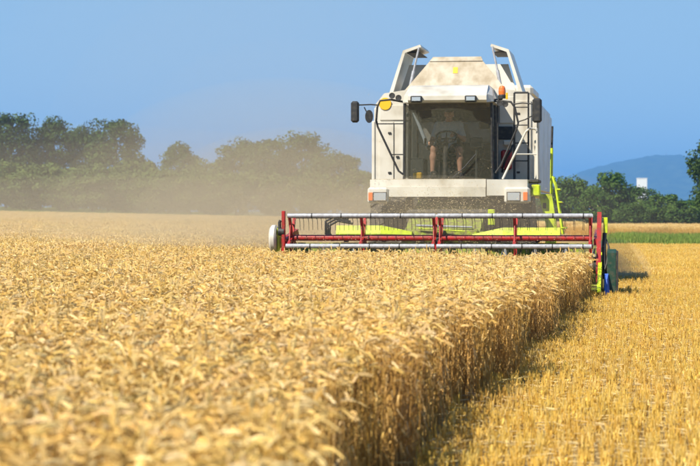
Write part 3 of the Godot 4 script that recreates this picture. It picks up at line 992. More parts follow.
	box_part(se, "armrest", Vector3(-.46, 2.60, -1.0), Vector3(-.36, 2.68, -.58), M.seat, .03)
	box_part(frame, "side_console", Vector3(-.74, 2.052, -1.0), Vector3(-.48, 2.45, -.45), M.interior, .03)
	box_part(frame, "monitor", Vector3(.36, 2.62, -.42), Vector3(.60, 2.82, -.36), M.interior, .02)
	tube_part(frame, "monitor_stalk", [Vector3(.48, 2.05, -.40), Vector3(.48, 2.63, -.395)], .02, M.interior)
	tube_part(frame, "steering_column", [Vector3(-.07, 2.05, -.10), Vector3(-.07, 2.55, -.22), Vector3(-.07, 2.80, -.33)], .045, M.dark)
	var wh := Shape.new()
	var ring := []
	var wb := Basis(Vector3.RIGHT, .62)
	for k in 25:
		var a := TAU * k / 24.0
		ring.append(Vector3(-.07, 2.83, -.34) + wb * Vector3(cos(a) * .19, 0, sin(a) * .19))
	wh.tube(ring, .016, -1.0, 7, false)
	for k in 3:
		var a := TAU * k / 3.0 + .5
		wh.tube([Vector3(-.07, 2.81, -.34), Vector3(-.07, 2.83, -.34) + wb * Vector3(cos(a) * .19, 0, sin(a) * .19)], .012, -1.0, 5)
	part(frame, "steering_wheel", wh, M.black)
	box_part(frame, "pedal", Vector3(.10, 2.08, -.12), Vector3(.20, 2.2, -.09), M.dark)
	box_part(frame, "pedal", Vector3(-.32, 2.08, -.12), Vector3(-.22, 2.2, -.09), M.dark)
	box_part(frame, "lever", Vector3(-.50, 2.68, -.62), Vector3(-.46, 2.82, -.58), M.black, .01)
	box_part(frame, "monitor", Vector3(.52, 2.98, -.55), Vector3(.72, 3.14, -.50), M.interior, .02)
	box_part(frame, "cool_box", Vector3(-.66, 2.055, -.36), Vector3(-.50, 2.18, -.20), M.yellow, .02)
	box_part(frame, "sun_visor", Vector3(-.72, 3.30, .02), Vector3(.70, 3.42, .04), M.dark, .01)
	tube_part(frame, "light_strip", [Vector3(-.70, 3.30, -.72), Vector3(-.44, 2.62, -.80)], .035, M.shirt)  # added pale rod standing in for the diagonal band of light inside
	# bumper platform under the cab: outline in plan, drawn upwards
	var up := Transform3D(Basis(Vector3(1, 0, 0), Vector3(0, 0, 1), Vector3(0, 1, 0)), Vector3.ZERO)   # outline in (x, z)
	var bp := Shape.new()
	bp.prism(pv([[-1.42, -.30], [-1.42, .12], [-1.08, .24], [-.4, .33], [.3, .33], [.70, .27], [.70, -.30]]), 1.73, 1.90, up)
	bp.prism(pv([[-1.42, -.30], [-1.42, .07], [-1.08, .19], [-.4, .28], [.3, .28], [.70, .22], [.70, -.30]]), 1.902, 2.045, up)
	var bumper := part(c, "bumper", bp, M.white)
	var b2 := Shape.new()
	b2.prism(pv([[.72, -.30], [.72, .26], [1.10, .18], [1.44, .08], [1.44, -.30]]), 1.75, 2.04, up)
	part(bumper, "bumper_wing", b2, M.white)
	for sd in [[-1.44, -1.06, -1.0], [1.04, 1.49, 1.0]]:
		var hz := Shape.new()
		hz.cbox(Vector3(sd[0], 1.61, -.1), Vector3(sd[1], 1.90, .345 if sd[2] > 0 else .29), .035)
		var ho := part(bumper, "lamp_housing", hz, M.white)
		var zf: float = .347 if sd[2] > 0 else .292
		var x0: float = sd[0] + (.06 if sd[2] > 0 else .12)
		box_part(ho, "headlamp", Vector3(x0, 1.66, zf), Vector3(x0 + .22, 1.80, zf + .012), M.lamp, .005)
		box_part(ho, "headlamp_frame", Vector3(x0 - .015, 1.645, zf - .01), Vector3(x0 + .235, 1.815, zf + .004), M.black, .004)
		var x1: float = sd[1] - .11 if sd[2] > 0 else sd[0] + .02
		box_part(ho, "turn_signal", Vector3(x1, 1.66, zf), Vector3(x1 + .08, 1.81, zf + .014), M.orange, .006)

func build_sides(c: Node) -> void:
	# left: post, mirror bar, mirrors, speed disc, lamps
	box_part(c, "platform_post", Vector3(-1.47, 2.0, -.62), Vector3(-1.40, 3.14, -.54), M.white, .02)
	var disc := Shape.new()
	disc.lathe([Vector2(0, .016), Vector2(.112, .016), Vector2(.118, .008), Vector2(.118, 0), Vector2(0, 0)], across(Vector3(-1.335, 3.50, -1.472), Vector3.BACK), 28)
	var dm := part(c, "marker_disc", disc, M.yellow)
	var rl := Shape.new()
	rl.tube([Vector3(-.82, 3.46, -.02), Vector3(-1.05, 3.50, .02), Vector3(-1.24, 3.48, .04), Vector3(-1.29, 3.36, .04), Vector3(-1.31, 3.12, .04), Vector3(-1.28, 3.0, .04), Vector3(-.90, 2.2, .03), Vector3(-.82, 2.14, .02)], .019, -1.0, 8)
	var hr := part(c, "handrail", rl, M.black)
	for y in [3.06, 2.50]:
		var x0 := -1.28 if y > 3.0 else -1.03
		tube_part(hr, "crossbar", [Vector3(x0, y, .04), Vector3(-.82, y, .02)], .012, M.black, 6)
	for q in [Vector3(-1.02, 3.57, .0), Vector3(-.90, 3.53, .02)]:
		var l := Shape.new()
		l.lathe([Vector2(0, -.06), Vector2(.04, -.06), Vector2(.055, .02), Vector2(.055, .05), Vector2(.0, .045)], across(q, Vector3.BACK), 14)
		part(hr, "side_lamp", l, M.black)
	var mr := Shape.new()
	mr.cbox(Vector3(-1.76, 3.08, .10), Vector3(-1.61, 3.47, .19), .035)
	var ml := part(c, "mirror", mr, M.black)
	box_part(ml, "mirror_glass", Vector3(-1.745, 3.10, .092), Vector3(-1.625, 3.45, .098), M.chrome, .003)
	tube_part(ml, "mirror_arm", [Vector3(-1.62, 3.40, .12), Vector3(-1.4, 3.41, .08), Vector3(-1.28, 3.40, .04)], .014, M.black, 6)
	tube_part(ml, "mirror_arm", [Vector3(-1.52, 3.36, .12), Vector3(-1.46, 3.24, .11)], .012, M.black, 6)
	var m2 := Shape.new()
	m2.lathe([Vector2(0, -.05), Vector2(.07, -.045), Vector2(.115, .0), Vector2(.12, .03), Vector2(0, .03)], across(Vector3(-1.43, 3.19, .13), Vector3(.2, 0, 1)).scaled_local(Vector3(.62, 1, 1.0)), 18)
	part(ml, "wide_angle_mirror", m2, M.black)
	# right: beacon side rail, mirror, ladder cage, white handrail
	var rr := Shape.new()
	rr.tube([Vector3(.83, 3.46, -.02), Vector3(1.0, 3.46, .02), Vector3(1.14, 3.44, .03), Vector3(1.21, 3.34, .03), Vector3(1.27, 3.06, .03), Vector3(1.24, 2.95, .03), Vector3(.96, 2.30, .03), Vector3(.86, 2.16, .02)], .019, -1.0, 8)
	var hr2 := part(c, "handrail", rr, M.black)
	tube_part(hr2, "crossbar", [Vector3(.90, 3.46, -.01), Vector3(.90, 2.2, .01)], .014, M.black, 6)
	for q in [Vector3(.94, 3.42, .02), Vector3(1.04, 3.40, .03)]:
		var l := Shape.new()
		l.lathe([Vector2(0, -.06), Vector2(.04, -.06), Vector2(.055, .02), Vector2(.055, .05), Vector2(.0, .045)], across(q, Vector3.BACK), 14)
		part(hr2, "side_lamp", l, M.black)
	box_part(c, "reflector_tab", Vector3(1.03, 3.50, -.2), Vector3(1.07, 3.62, -.18), M.yellow, .004)
	var m3 := Shape.new()
	m3.cbox(Vector3(1.53, 3.06, .06), Vector3(1.70, 3.50, .16), .035)
	var mrr := part(c, "mirror", m3, M.black)
	box_part(mrr, "mirror_glass", Vector3(1.545, 3.08, .05), Vector3(1.685, 3.48, .056), M.chrome, .003)
	tube_part(mrr, "mirror_arm", [Vector3(1.18, 3.40, .03), Vector3(1.35, 3.42, .06), Vector3(1.54, 3.40, .1)], .014, M.black, 6)
	tube_part(mrr, "mirror_arm", [Vector3(1.26, 3.08, .03), Vector3(1.40, 3.12, .06), Vector3(1.55, 3.2, .1)], .012, M.black, 6)
	var cage := Shape.new()
	cage.tube([Vector3(1.14, 2.05, -.9), Vector3(1.14, 3.66, -.9)], .02, -1.0, 6)
	cage.tube([Vector3(1.40, 2.05, -.9), Vector3(1.40, 3.66, -.9)], .02, -1.0, 6)
	cage.tube([Vector3(1.14, 3.66, -.9), Vector3(1.40, 3.66, -.9)], .02, -1.0, 6)
	var cg := part(c, "ladder_cage", cage, M.black)
	for k in 4: tube_part(cg, "rung", [Vector3(1.14, 2.4 + k * .33, -.9), Vector3(1.40, 2.4 + k * .33, -.9)], .012, M.black, 6)
	var wr := Shape.new()
	wr.tube([Vector3(.99, 2.05, .02), Vector3(1.40, 2.90, -.05), Vector3(1.46, 2.96, -.07), Vector3(1.56, 2.96, -.12), Vector3(1.60, 2.92, -.14), Vector3(1.61, 2.05, -.14)], .021, -1.0, 8)
	var wrr := part(c, "white_handrail", wr, M.white)
	tube_part(wrr, "crossbar", [Vector3(1.22, 2.50, -.02), Vector3(1.61, 2.50, -.14)], .014, M.white, 6)
	box_part(c, "platform_post", Vector3(1.53, 2.05, -.6), Vector3(1.59, 3.0, -.52), M.white, .02)
	box_part(c, "platform", Vector3(.83, 1.99, -1.2), Vector3(1.62, 2.045, -.32), M.dark, .01)
	# lime steps and antenna staff at the right
	box_part(c, "step_bracket", Vector3(1.50, 1.74, -.35), Vector3(1.66, 1.95, -.05), M.lime, .02)
	var ap := Shape.new()
	ap.prism(pv([[1.62, 1.78], [1.86, 1.78], [1.97, 1.05], [1.92, .80], [1.74, .80], [1.76, 1.2]]), -.34, -.28)
	var plate := part(c, "step_plate", ap, M.lime)
	var hole := Shape.new()
	hole.cbox(Vector3(1.70, 1.52, -.279), Vector3(1.76, 1.62, -.27), .02)
	part(plate, "slot", hole, M.black)
	var ld := Shape.new()
	ld.tube([Vector3(1.87, 2.10, -.35), Vector3(1.93, 1.9, -.3), Vector3(2.06, 1.05, -.2)], .022, -1.0, 6)
	ld.tube([Vector3(1.87, 2.10, -.75), Vector3(1.93, 1.9, -.7), Vector3(2.06, 1.05, -.6)], .022, -1.0, 6)
	var lad := part(c, "ladder", ld, M.lime)
	for k in 4:
		var t := k / 3.0
		box_part(lad, "step", Vector3(1.92 + t * .11, 1.85 - t * .70, -.72 + t * .1), Vector3(2.02 + t * .11, 1.88 - t * .70, -.28 + t * .1), M.lime, .008)
	tube_part(c, "marker_staff", [Vector3(1.84, 1.75, -.5), Vector3(1.85, 2.62, -.5)], .026, M.lime)
	tube_part(c, "marker_staff_tip", [Vector3(1.85, 2.62, -.5), Vector3(1.86, 3.02, -.5)], .020, M.black)

func build_header(c: Node) -> void:
	# table and back sheet: outline in (z, y), drawn out along x
	var s := Shape.new()
	s.prism(pv([[1.95, .14], [3.45, .10], [3.45, .13], [2.85, .19], [2.35, .26], [2.03, .50], [2.03, .92], [1.95, .92]]), -2.46, 2.78, ALONG_X)
	var h := part(c, "header", s, M.lime_dusty)
	# upper beam in two lengths, dusty middle between
	for bm in [[-1.72, 1.0, -.95, 1.0, -.42, .35, 1.105], [2.12, 1.0, 1.15, 1.0, .62, .3, 1.07]]:   # full section outside, tapering towards the feeder
		var bs := Shape.new()
		for sec in [[0, 2], [2, 4]]:
			var p := []
			for e in sec:
				var x: float = bm[e]
				var k: float = bm[e + 1]
				for q in [[2.02, -.115], [2.24, -.115], [2.28, -.03], [2.20, .115], [2.02, .115]]:
					p.append(Vector3(x, bm[6] + q[1] * k - (1.0 - k) * .05, 2.02 + (q[0] - 2.02) * (0.5 + 0.5 * k)))
			var mid: Vector3 = (p[0] + p[7]) / 2.0
			for i in 5:
				var j := (i + 1) % 5
				var nn: Vector3 = (p[j + 5] - p[i]).cross(p[j] - p[i + 5]).normalized()
				if nn.dot((p[i] + p[j]) / 2.0 - (p[0] + p[1] + p[2] + p[3] + p[4]) / 5.0) < 0.0: nn = -nn
				bs.fquad(p[i], p[j], p[j + 5], p[i + 5], nn)
			for o in [0, 5]:
				var nn := Vector3(signf(p[o].x - mid.x), 0, 0)
				for i in [1, 2, 3]: bs.ftri(p[o], p[o + i], p[o + (i + 1) % 5], nn)
		part(h, "upper_beam", bs, M.lime)
	tube_part(h, "cross_pipe", [Vector3(-.35, 1.22, 2.1), Vector3(.62, 1.19, 2.12)], .018, M.steel)
	tube_part(h, "cross_pipe", [Vector3(-.30, 1.17, 2.16), Vector3(.50, 1.12, 2.2)], .013, M.lime)
	var slope := Shape.new()
	slope.hexa([Vector3(-.55, .72, 2.10), Vector3(.85, .72, 2.10), Vector3(.80, 1.12, 1.99), Vector3(-.50, 1.12, 1.99), Vector3(-.55, .72, 2.13), Vector3(.85, .72, 2.13), Vector3(.80, 1.12, 2.02), Vector3(-.50, 1.12, 2.02)])
	part(h, "crop_plate", slope, M.lime_dusty)
	box_part(h, "feed_opening_frame", Vector3(-.36, .92, 1.97), Vector3(.72, 1.16, 2.12), M.lime_dusty, .03)
	for k in 6: box_part(h, "beam_bracket", Vector3(-1.6 + k * .66, .93, 2.03), Vector3(-1.53 + k * .66, .985, 2.18), M.black, .008)
	# intake auger
	var au := Shape.new()
	au.tube([Vector3(-2.42, .56, 2.62), Vector3(2.75, .56, 2.62)], .15, -1.0, 18)
	var aug := part(h, "auger", au, M.dark)
	for sd in [[-2.4, -.3, 1.0], [2.73, .65, -1.0]]:
		var fl := Shape.new()
		var n := 90
		var prev := [Vector3.ZERO, Vector3.ZERO]
		for k in n + 1:
			var a: float = sd[2] * k * TAU / 22.0
			var x := lerpf(sd[0], sd[1], float(k) / n)
			var q := [Vector3(x, .56 + cos(a) * .14, 2.62 + sin(a) * .14), Vector3(x, .56 + cos(a) * .29, 2.62 + sin(a) * .29)]
			if k > 0: fl.quad(prev[0], prev[1], q[1], q[0])
			prev = q
		part(aug, "flighting", fl, M.steel)
	# cutter bar with its fingers
	box_part(h, "cutter_bar", Vector3(-2.46, .09, 3.451), Vector3(2.78, .125, 3.52), M.dark, .006)
	var fg := Shape.new()
	for k in 70:
		var x := -2.44 + k * .0745
		fg.hexa([Vector3(x - .012, .095, 3.521), Vector3(x + .012, .095, 3.521), Vector3(x + .012, .12, 3.521), Vector3(x - .012, .12, 3.521), Vector3(x - .003, .10, 3.60), Vector3(x + .003, .10, 3.60), Vector3(x + .003, .11, 3.60), Vector3(x - .003, .11, 3.60)])
	part(h, "knife_finger", fg, M.dark).set_meta("kind", "stuff")
	# feeder house behind
	var fe := Shape.new()
	fe.prism(pv([[-.9, .95], [1.93, .25], [1.93, 1.0], [.6, 1.38], [-.9, 1.70]]), -.62, .70, ALONG_X)
	var fh := part(c, "feeder_house", fe, M.lime_dusty)
	box_part(fh, "rock_trap", Vector3(-.72, .8, -.6), Vector3(.80, 1.5, .4), M.dark, .04)
	box_part(fh, "guard", Vector3(.80, 1.22, .9), Vector3(.92, 1.50, 1.0), M.lime, .01)
	tube_part(fh, "lift_cylinder", [Vector3(-.80, .5, 1.6), Vector3(-.85, 1.2, -.6)], .05, M.chrome)
	tube_part(fh, "lift_cylinder", [Vector3(.88, .5, 1.6), Vector3(.92, 1.2, -.6)], .05, M.chrome)
	# hoses at the left end of the beam
	for k in 3:
		var o := k * .035
		tube_part(h, "hose", [Vector3(-1.45 - o, 1.25 + o, 2.12), Vector3(-1.70 - o, 1.30 + o, 2.16), Vector3(-1.84 - o, 1.22 + o, 2.2), Vector3(-1.84 - o, 1.08, 2.2), Vector3(-1.76 - o * .5, .96, 2.15)], .021, M.black, 7)
	# reel: two halves, five bats each with spring tines, red centre tube and spiders
	var cy := 1.015
	var cz := 3.02
	var rr := .455
	var angs := []
	for k in 5: angs.append(deg_to_rad(-17.0 + 72.0 * k))
	for half in [[-2.36, .07], [.17, 2.66]]:
		var core := Shape.new()
		core.tube([Vector3(half[0], cy, cz), Vector3(half[1], cy, cz)], .052, -1.0, 14)
		var reel := part(c, "reel", core, M.red)
		for a in angs:
			var by: float = cy + sin(a) * rr
			var bz: float = cz + cos(a) * rr
			tube_part(reel, "bat", [Vector3(half[0] - .03, by, bz), Vector3(half[1] + .03, by, bz)], .040, M.steel, 10)
			var ti := Shape.new()
			var x: float = half[0] + .08
			while x < half[1]:
				ti.tube([Vector3(x, by - .03, bz), Vector3(x + .015, by - .10, bz + .02), Vector3(x + .01, by - .24, bz - .035)], .0058, .0035, 4)
				x += .152
			part(reel, "tine", ti, M.dark).set_meta("kind", "stuff")
			x = half[0] + .38
			while x < half[1] - .1:
				var cl := Shape.new()
				cl.tube([Vector3(x - .008, by, bz), Vector3(x + .008, by, bz)], .045, -1.0, 10)
				part(reel, "clamp", cl, M.black)
				x += .50
		var mid: float = (half[0] + half[1]) / 2.0
		for x in [half[0], mid, half[1]]:
			var sp := Shape.new()
			for a in angs:
				var tip := Vector3(x, cy + sin(a) * rr, cz + cos(a) * rr)
				var nrm := Vector3(0, -cos(a), sin(a)) * .028
				var w := Vector3(.024, 0, 0)
				var o := Vector3(x, cy, cz)
				sp.hexa([o - w - nrm, o + w - nrm, o + w + nrm, o - w + nrm, tip - w - nrm * .7, tip + w - nrm * .7, tip + w + nrm * .7, tip - w + nrm * .7])
			for k in 5:
				var a: float = angs[k]
				var b2a: float = angs[(k + 1) % 5]
				sp.tube([Vector3(x, cy + sin(a) * rr * .62, cz + cos(a) * rr * .62), Vector3(x, cy + sin(b2a) * rr * .62, cz + cos(b2a) * rr * .62)], .014, -1.0, 5)
			part(reel, "spider", sp, M.red)
	# reel arms
	for x in [-2.45, .12, 2.745]:
		var ra := Shape.new()
		ra.prism(pv([[1.9, 1.02], [2.0, 1.16], [2.95, 1.06], [3.14, 1.0], [3.14, .90], [2.95, .90], [2.0, 1.02]]), x - .03, x + .03, ALONG_X)
		part(h, "reel_arm", ra, M.dark if x > 0 and x < 1 else M.red)
	# left end: divider, red upright, white drive cover, black bracket
	var dl := pv([[1.9, .08], [3.55, .06], [4.15, .16], [4.15, .22], [3.5, .55], [2.9, .86], [1.9, .96]])
	var l1 := Shape.new()
	l1.prism(dl, -2.540, -2.480, ALONG_X)
	var left := part(h, "end_sheet", l1, M.lime)
	box_part(left, "upright", Vector3(-2.500, .55, 3.18), Vector3(-2.440, 1.47, 3.25), M.red, .01)
	var dc := Shape.new()
	dc.lathe([Vector2(0, 0), Vector2(.20, .0), Vector2(.235, .03), Vector2(.235, .09), Vector2(.2, .12), Vector2(0, .125)], across(Vector3(-2.600, 1.0, 3.05), Vector3.LEFT), 26)
	part(left, "drive_cover", dc, M.white)
	box_part(left, "cover_bracket", Vector3(-2.595, .78, 2.95), Vector3(-2.545, 1.18, 3.15), M.lime, .01)
	tube_part(left, "hydraulic_motor", [Vector3(-2.560, 1.12, 3.2), Vector3(-2.460, 1.12, 3.2)], .07, M.black, 12)
	tube_part(left, "lamp_stalk", [Vector3(-2.540, 1.12, 3.2), Vector3(-2.540, 1.28, 3.2), Vector3(-2.525, 1.31, 3.2)], .028, M.black)
	# right end: divider, red upright, lime marker, dark green cover, blue tip
	var r1 := Shape.new()
	r1.prism(dl, 2.795, 2.855, ALONG_X)
	var right := part(h, "end_sheet", r1, M.lime)
	var ru := Shape.new()
	ru.hexa([Vector3(2.755, .28, 3.36), Vector3(2.835, .28, 3.36), Vector3(2.835, .28, 3.44), Vector3(2.755, .28, 3.44), Vector3(2.775, 1.45, 3.12), Vector3(2.845, 1.45, 3.12), Vector3(2.845, 1.45, 3.19), Vector3(2.775, 1.45, 3.19)])
	part(right, "upright", ru, M.red)
	box_part(right, "marker_plate", Vector3(2.875, 1.10, 3.12), Vector3(2.945, 1.36, 3.15), M.lime, .006)
	tube_part(right, "hydraulic_cylinder", [Vector3(2.905, .35, 3.3), Vector3(2.885, .85, 3.2), Vector3(2.895, 1.1, 3.12)], .035, M.black)
	tube_part(right, "hose", [Vector3(2.915, 1.0, 3.1), Vector3(2.965, .88, 3.22), Vector3(2.935, .6, 3.3), Vector3(2.875, .42, 3.38)], .018, M.black, 6)
	var gc := Shape.new()
	gc.prism(pv([[2.5, .16], [3.46, .14], [3.46, .78], [3.30, .84], [2.5, .80]]), 2.945, 3.085, ALONG_X)
	part(right, "drive_guard", gc, M.dark_green)
	box_part(right, "guard_edge", Vector3(3.087, .13, 2.5), Vector3(3.107, .80, 3.45), M.dark, .004)
	var tip := Shape.new()
	tip.hexa([Vector3(2.885, .06, 3.50), Vector3(2.995, .06, 3.50), Vector3(2.965, .44, 3.48), Vector3(2.895, .44, 3.48), Vector3(2.905, .05, 3.75), Vector3(2.965, .05, 3.75), Vector3(2.945, .34, 3.58), Vector3(2.905, .34, 3.58)])
	part(right, "divider_tip", tip, M.blue)


# ---------------------------------------------------------------- the driver
func blend_mesh(bones: Array, cell: float, k: float) -> Shape:   # [from, to, radius, radius] joined smoothly and meshed as surface nets
	var lo := Vector3(1e9, 1e9, 1e9)
	var hi := -lo
	for b in bones:
		var r: float = maxf(b[2], b[3]) + 3.0 * cell
		for q in [b[0], b[1]]:
			lo = lo.min(q - Vector3(r, r, r))
			hi = hi.max(q + Vector3(r, r, r))
	var nx := int((hi.x - lo.x) / cell) + 2
	var ny := int((hi.y - lo.y) / cell) + 2
	var nz := int((hi.z - lo.z) / cell) + 2
	var f := PackedFloat32Array()
	f.resize(nx * ny * nz)
	f.fill(0.5)
	for b in bones:
		var a: Vector3 = b[0]
		var ab: Vector3 = b[1] - a
		var len2 := maxf(ab.length_squared(), 1e-9)
		var r := maxf(b[2], b[3]) + k + 2.0 * cell
		var l0: Vector3 = ((a.min(b[1]) - Vector3(r, r, r) - lo) / cell).max(Vector3.ZERO)
		var l1: Vector3 = (a.max(b[1]) + Vector3(r, r, r) - lo) / cell
		for z in range(int(l0.z), mini(int(l1.z) + 1, nz)):
			for y in range(int(l0.y), mini(int(l1.y) + 1, ny)):
				for x in range(int(l0.x), mini(int(l1.x) + 1, nx)):
					var p := lo + Vector3(x, y, z) * cell - a
					var t := clampf(p.dot(ab) / len2, 0.0, 1.0)
					var d := (p - ab * t).length() - lerpf(b[2], b[3], t)
					var i := x + nx * (y + ny * z)
					var g := f[i]
					var h := maxf(k - absf(d - g), 0.0) / k
					f[i] = minf(d, g) - h * h * k * 0.25
	var s := Shape.new()
	var at := {}
	var step := [1, nx, nx * ny]
	for z in nz - 1:
		for y in ny - 1:
			for x in nx - 1:
				var i := x + nx * (y + ny * z)
				var sum := Vector3.ZERO
				var m := 0
				var g := Vector3.ZERO
				var c8 := []
				var neg := 0
				for q in 8:
					var val := f[i + (q & 1) + nx * ((q >> 1) & 1) + nx * ny * (q >> 2)]
					c8.append(val)
					if val < 0.0: neg += 1
				if neg == 0 or neg == 8: continue
				for q in 8:
					for ax in 3:
						if q & (1 << ax): continue
						var v0: float = c8[q]
						var v1: float = c8[q | (1 << ax)]
						g[ax] += v1 - v0
						if (v0 < 0.0) != (v1 < 0.0):
							var p := Vector3(q & 1, (q >> 1) & 1, q >> 2)
							p[ax] += v0 / (v0 - v1)
							sum += p
							m += 1
				at[i] = s.vert(lo + (Vector3(x, y, z) + sum / m) * cell, g.normalized())
	for z in range(1, nz - 1):
		for y in range(1, ny - 1):
			for x in range(1, nx - 1):
				var i := x + nx * (y + ny * z)
				for ax in 3:
					if (f[i] < 0.0) == (f[i + step[ax]] < 0.0): continue
					var u: int = step[(ax + 1) % 3]
					var w: int = step[(ax + 2) % 3]
					if at.has(i) and at.has(i - u) and at.has(i - w) and at.has(i - u - w):
						s.join(at[i], at[i - u], at[i - u - w])
						s.join(at[i], at[i - u - w], at[i - w])
	return s

func hand(bones: Array, wrist: Vector3, fwd: Vector3, palm: Vector3, thumb_side: float) -> void:   # palm: the way the palm faces; fingers curl that way
	var side := fwd.cross(palm).normalized() * thumb_side
	var knuckle := wrist + fwd * .085
	for k in 4:
		var off := side * (.030 - k * .020)
		bones.append([wrist + off * .6, knuckle + off, .015, .0125])
		var l: float = [.040, .045, .042, .032][k]
		var p1 := knuckle + off + fwd * l * .7 + palm * l * .6
		var p2 := p1 + fwd * l * .05 + palm * l * .72
		var p3 := p2 - fwd * l * .5 + palm * l * .15
		bones.append([knuckle + off, p1, .0098, .0092])
		bones.append([p1, p2, .0092, .0086])
		bones.append([p2, p3, .0086, .0078])
	var t0 := wrist + fwd * .025 + side * .03
	var t1 := t0 + fwd * .03 + side * .022 + palm * .02
	bones.append([t0, t1, .014, .011])
	bones.append([t1, t1 + fwd * .026 + palm * .018 - side * .004, .0105, .009])

func build_driver() -> void:
	var o := base("person", COMBINE_AT, HEADING)
	tag(o, "driver in pale T-shirt and dark shorts seated at the steering wheel", "person")
	var X := -.08
	var hip := Vector3(X, 2.62, -.96)
	var chest := Vector3(X, 3.00, -.98)
	var neck := Vector3(X, 3.13, -.95)
	var head := Vector3(X + .01, 3.26, -.91)
	var sh_r := Vector3(X - .19, 3.06, -.96)     # his right, at the left of the picture
	var sh_l := Vector3(X + .19, 3.06, -.96)
	var el_r := Vector3(X - .29, 2.80, -.86)
	var el_l := Vector3(X + .29, 2.80, -.80)
	var wr_r := Vector3(X - .30, 2.76, -.62)
	var wr_l := Vector3(X + .175, 2.88, -.55)
	var kn_r := Vector3(X - .24, 2.62, -.50)
	var kn_l := Vector3(X + .24, 2.60, -.50)
	var an_r := Vector3(X - .25, 2.17, -.42)
	var an_l := Vector3(X + .26, 2.16, -.40)
	var hp_r := hip + Vector3(-.10, .0, .02)
	var hp_l := hip + Vector3(.10, .0, .02)
	var b := [[hip, chest, .135, .14], [hp_r, hp_l, .11, .11], [Vector3(X - .10, 2.98, -.97), Vector3(X + .10, 2.98, -.97), .115, .115], [sh_r, sh_l, .062, .062], [chest, neck, .08, .058], [neck, head, .056, .06],
		[sh_r, el_r, .054, .043], [el_r, wr_r, .042, .028], [sh_l, el_l, .054, .043], [el_l, wr_l, .042, .028],
		[hp_r, kn_r, .09, .060], [hp_l, kn_l, .09, .060], [kn_r, kn_r.lerp(an_r, .35), .056, .058], [kn_r.lerp(an_r, .35), an_r, .058, .038], [kn_l, kn_l.lerp(an_l, .35), .056, .058], [kn_l.lerp(an_l, .35), an_l, .058, .038]]
	var body := blend_mesh(b, .018, .045)
	# head and hands on finer grids, joined into the same body
	var hb := [[head + Vector3(0, .045, -.02), head + Vector3(0, .02, .0), .082, .08], [head + Vector3(0, -.05, .02), head + Vector3(0, -.075, .045), .056, .032], [head + Vector3(0, .01, .075), head + Vector3(0, -.028, .094), .010, .014],
		[head + Vector3(-.078, .01, -.012), head + Vector3(-.082, -.03, -.008), .014, .010], [head + Vector3(.078, .01, -.012), head + Vector3(.082, -.03, -.008), .014, .010], [head + Vector3(-.04, .03, .066), head + Vector3(.04, .03, .066), .012, .012],
		[head + Vector3(-.018, -.057, .076), head + Vector3(.018, -.057, .076), .008, .008], [neck, head + Vector3(0, -.04, -.01), .055, .055]]
	var hm := blend_mesh(hb, .007, .02)
	var h1 := []
	hand(h1, wr_r, Vector3(.05, -.2, 1).normalized(), Vector3(0, -1, -.2).normalized(), 1.0)
	var h2 := []
	hand(h2, wr_l, Vector3(-.55, .15, .8).normalized(), Vector3(-.2, -.75, .1).normalized(), -1.0)
	h1.append([el_r.lerp(wr_r, .7), wr_r, .032, .027])
	h2.append([el_l.lerp(wr_l, .7), wr_l, .032, .027])
	for m in [hm, blend_mesh(h1, .0055, .01), blend_mesh(h2, .0055, .01)]:
		var first := body.v.size()
		body.v.append_array(m.v)
		body.n.append_array(m.n)
		body.c.append_array(m.c)
		for i in m.idx: body.idx.append(i + first)
	var bm := part(o, "body", body, M.skin)
	for sg in [-1.0, 1.0]:
		var ey := Shape.new()
		ey.lathe([Vector2(0, -.009), Vector2(.009, -.003), Vector2(.009, .003), Vector2(0, .009)], across(head + Vector3(sg * .031, .008, .072), Vector3.BACK), 10)
		part(bm, "eye", ey, M.hair)
	var shirt := [[hip + Vector3(0, .03, 0), chest, .15, .153], [Vector3(X - .10, 2.98, -.97), Vector3(X + .10, 2.98, -.97), .128, .128], [sh_r, sh_l, .075, .075], [chest, neck + Vector3(0, -.06, 0), .09, .075],
		[sh_r, sh_r.lerp(el_r, .72), .072, .068], [sh_l, sh_l.lerp(el_l, .72), .072, .068]]
	part(o, "shirt", blend_mesh(shirt, .017, .05), M.shirt)
	var shorts := [[hp_r, hp_l, .128, .128], [hp_r, hp_r.lerp(kn_r, .72), .108, .085], [hp_l, hp_l.lerp(kn_l, .72), .108, .085]]
	part(o, "shorts", blend_mesh(shorts, .018, .03), M.shorts)
	var hair := [[head + Vector3(0, .06, -.035), head + Vector3(0, .062, .012), .082, .072], [head + Vector3(0, .0, -.055), head + Vector3(0, -.04, -.05), .066, .05]]
	part(o, "hair", blend_mesh(hair, .008, .03), M.hair)
	for q in [[an_r, -.02], [an_l, .03]]:
		var an: Vector3 = q[0]
		var sole := Vector3(an.x, 2.095, an.z)
		var shoe := [[an + Vector3(0, .0, -.01), sole + Vector3(0, .02, -.04), .048, .045], [sole + Vector3(0, .015, -.03), sole + Vector3(q[1], .005, .13), .045, .040], [sole + Vector3(q[1], .0, .13), sole + Vector3(q[1], -.002, .17), .040, .034]]
		part(o, "shoe", blend_mesh(shoe, .010, .03), M.shorts)


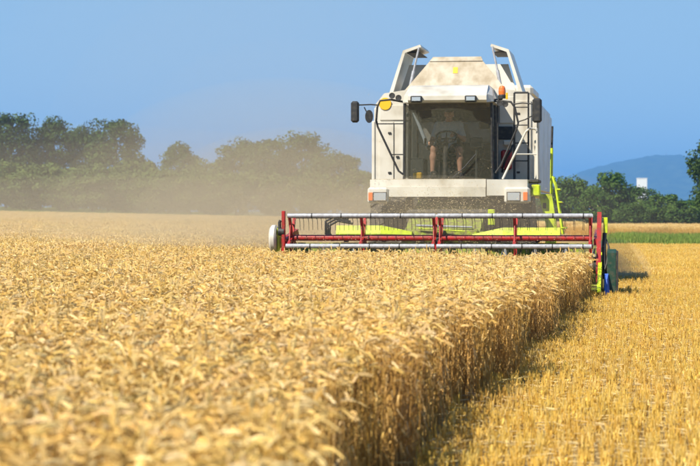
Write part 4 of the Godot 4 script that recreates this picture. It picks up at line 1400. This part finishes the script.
# ---------------------------------------------------------------- the scene
func _ready() -> void:
	# camera
	var cam := Camera3D.new()
	cam.name = "camera"
	add_child(cam)
	cam.position = Vector3(0, 1.4, 0)
	cam.rotation = Vector3(-atan(18.0 / 2160.0), 0, 0)
	var at := CameraAttributesPhysical.new()
	at.frustum_focal_length = 111.25
	at.frustum_near = 0.05
	at.frustum_far = 30000.0
	at.frustum_focus_distance = 29.0
	at.exposure_aperture = 5.0
	cam.attributes = at
	cam.fov = rad_to_deg(2.0 * atan(233.0 / 2160.0))
	cam.far = 30000.0
	cam.current = true
	# sky, haze, exposure
	var env := Environment.new()
	env.background_mode = Environment.BG_SKY
	var sky := Sky.new()
	var sm := ProceduralSkyMaterial.new()
	sm.sky_top_color = lin(.05, .145, .33)
	sm.sky_horizon_color = lin(.285, .435, .56)
	sm.sky_curve = 0.2
	sm.ground_bottom_color = lin(.20, .15, .07)
	sm.ground_horizon_color = lin(.285, .435, .56)
	sm.sun_angle_max = 1.0
	sky.sky_material = sm
	env.sky = sky
	env.tonemap_mode = Environment.TONE_MAPPER_LINEAR
	env.tonemap_exposure = 1.68
	env.fog_enabled = true
	env.fog_density = 0.00020
	env.fog_light_color = lin(.19, .50, 1.0)
	env.volumetric_fog_enabled = true
	env.volumetric_fog_density = 0.0
	env.sdfgi_enabled = true
	env.ssao_enabled = true
	env.ssil_enabled = true
	var we := WorldEnvironment.new()
	we.name = "world_environment"
	we.environment = env
	add_child(we)
	# sun: high, from behind the lens and to the left
	var sun := DirectionalLight3D.new()
	sun.name = "sun"
	sun.light_energy = 1.6
	sun.light_color = lin(1.0, .92, .78)
	sun.light_angular_distance = 0.5
	sun.shadow_enabled = true
	add_child(sun)
	sun.look_at_from_position(Vector3.ZERO, -Vector3(-0.56, 0.80, 0.56), Vector3.UP)
	rng.seed = 4711
	far_noise.seed = 5
	far_noise.frequency = 0.01
	make_materials()
	build_ground()
	build_hill()
	build_tower_block()
	build_trees()
	build_crop()
	build_stubble()
	build_combine()
	build_driver()
	build_stray_stalks()
	build_chaff()
	build_dust()
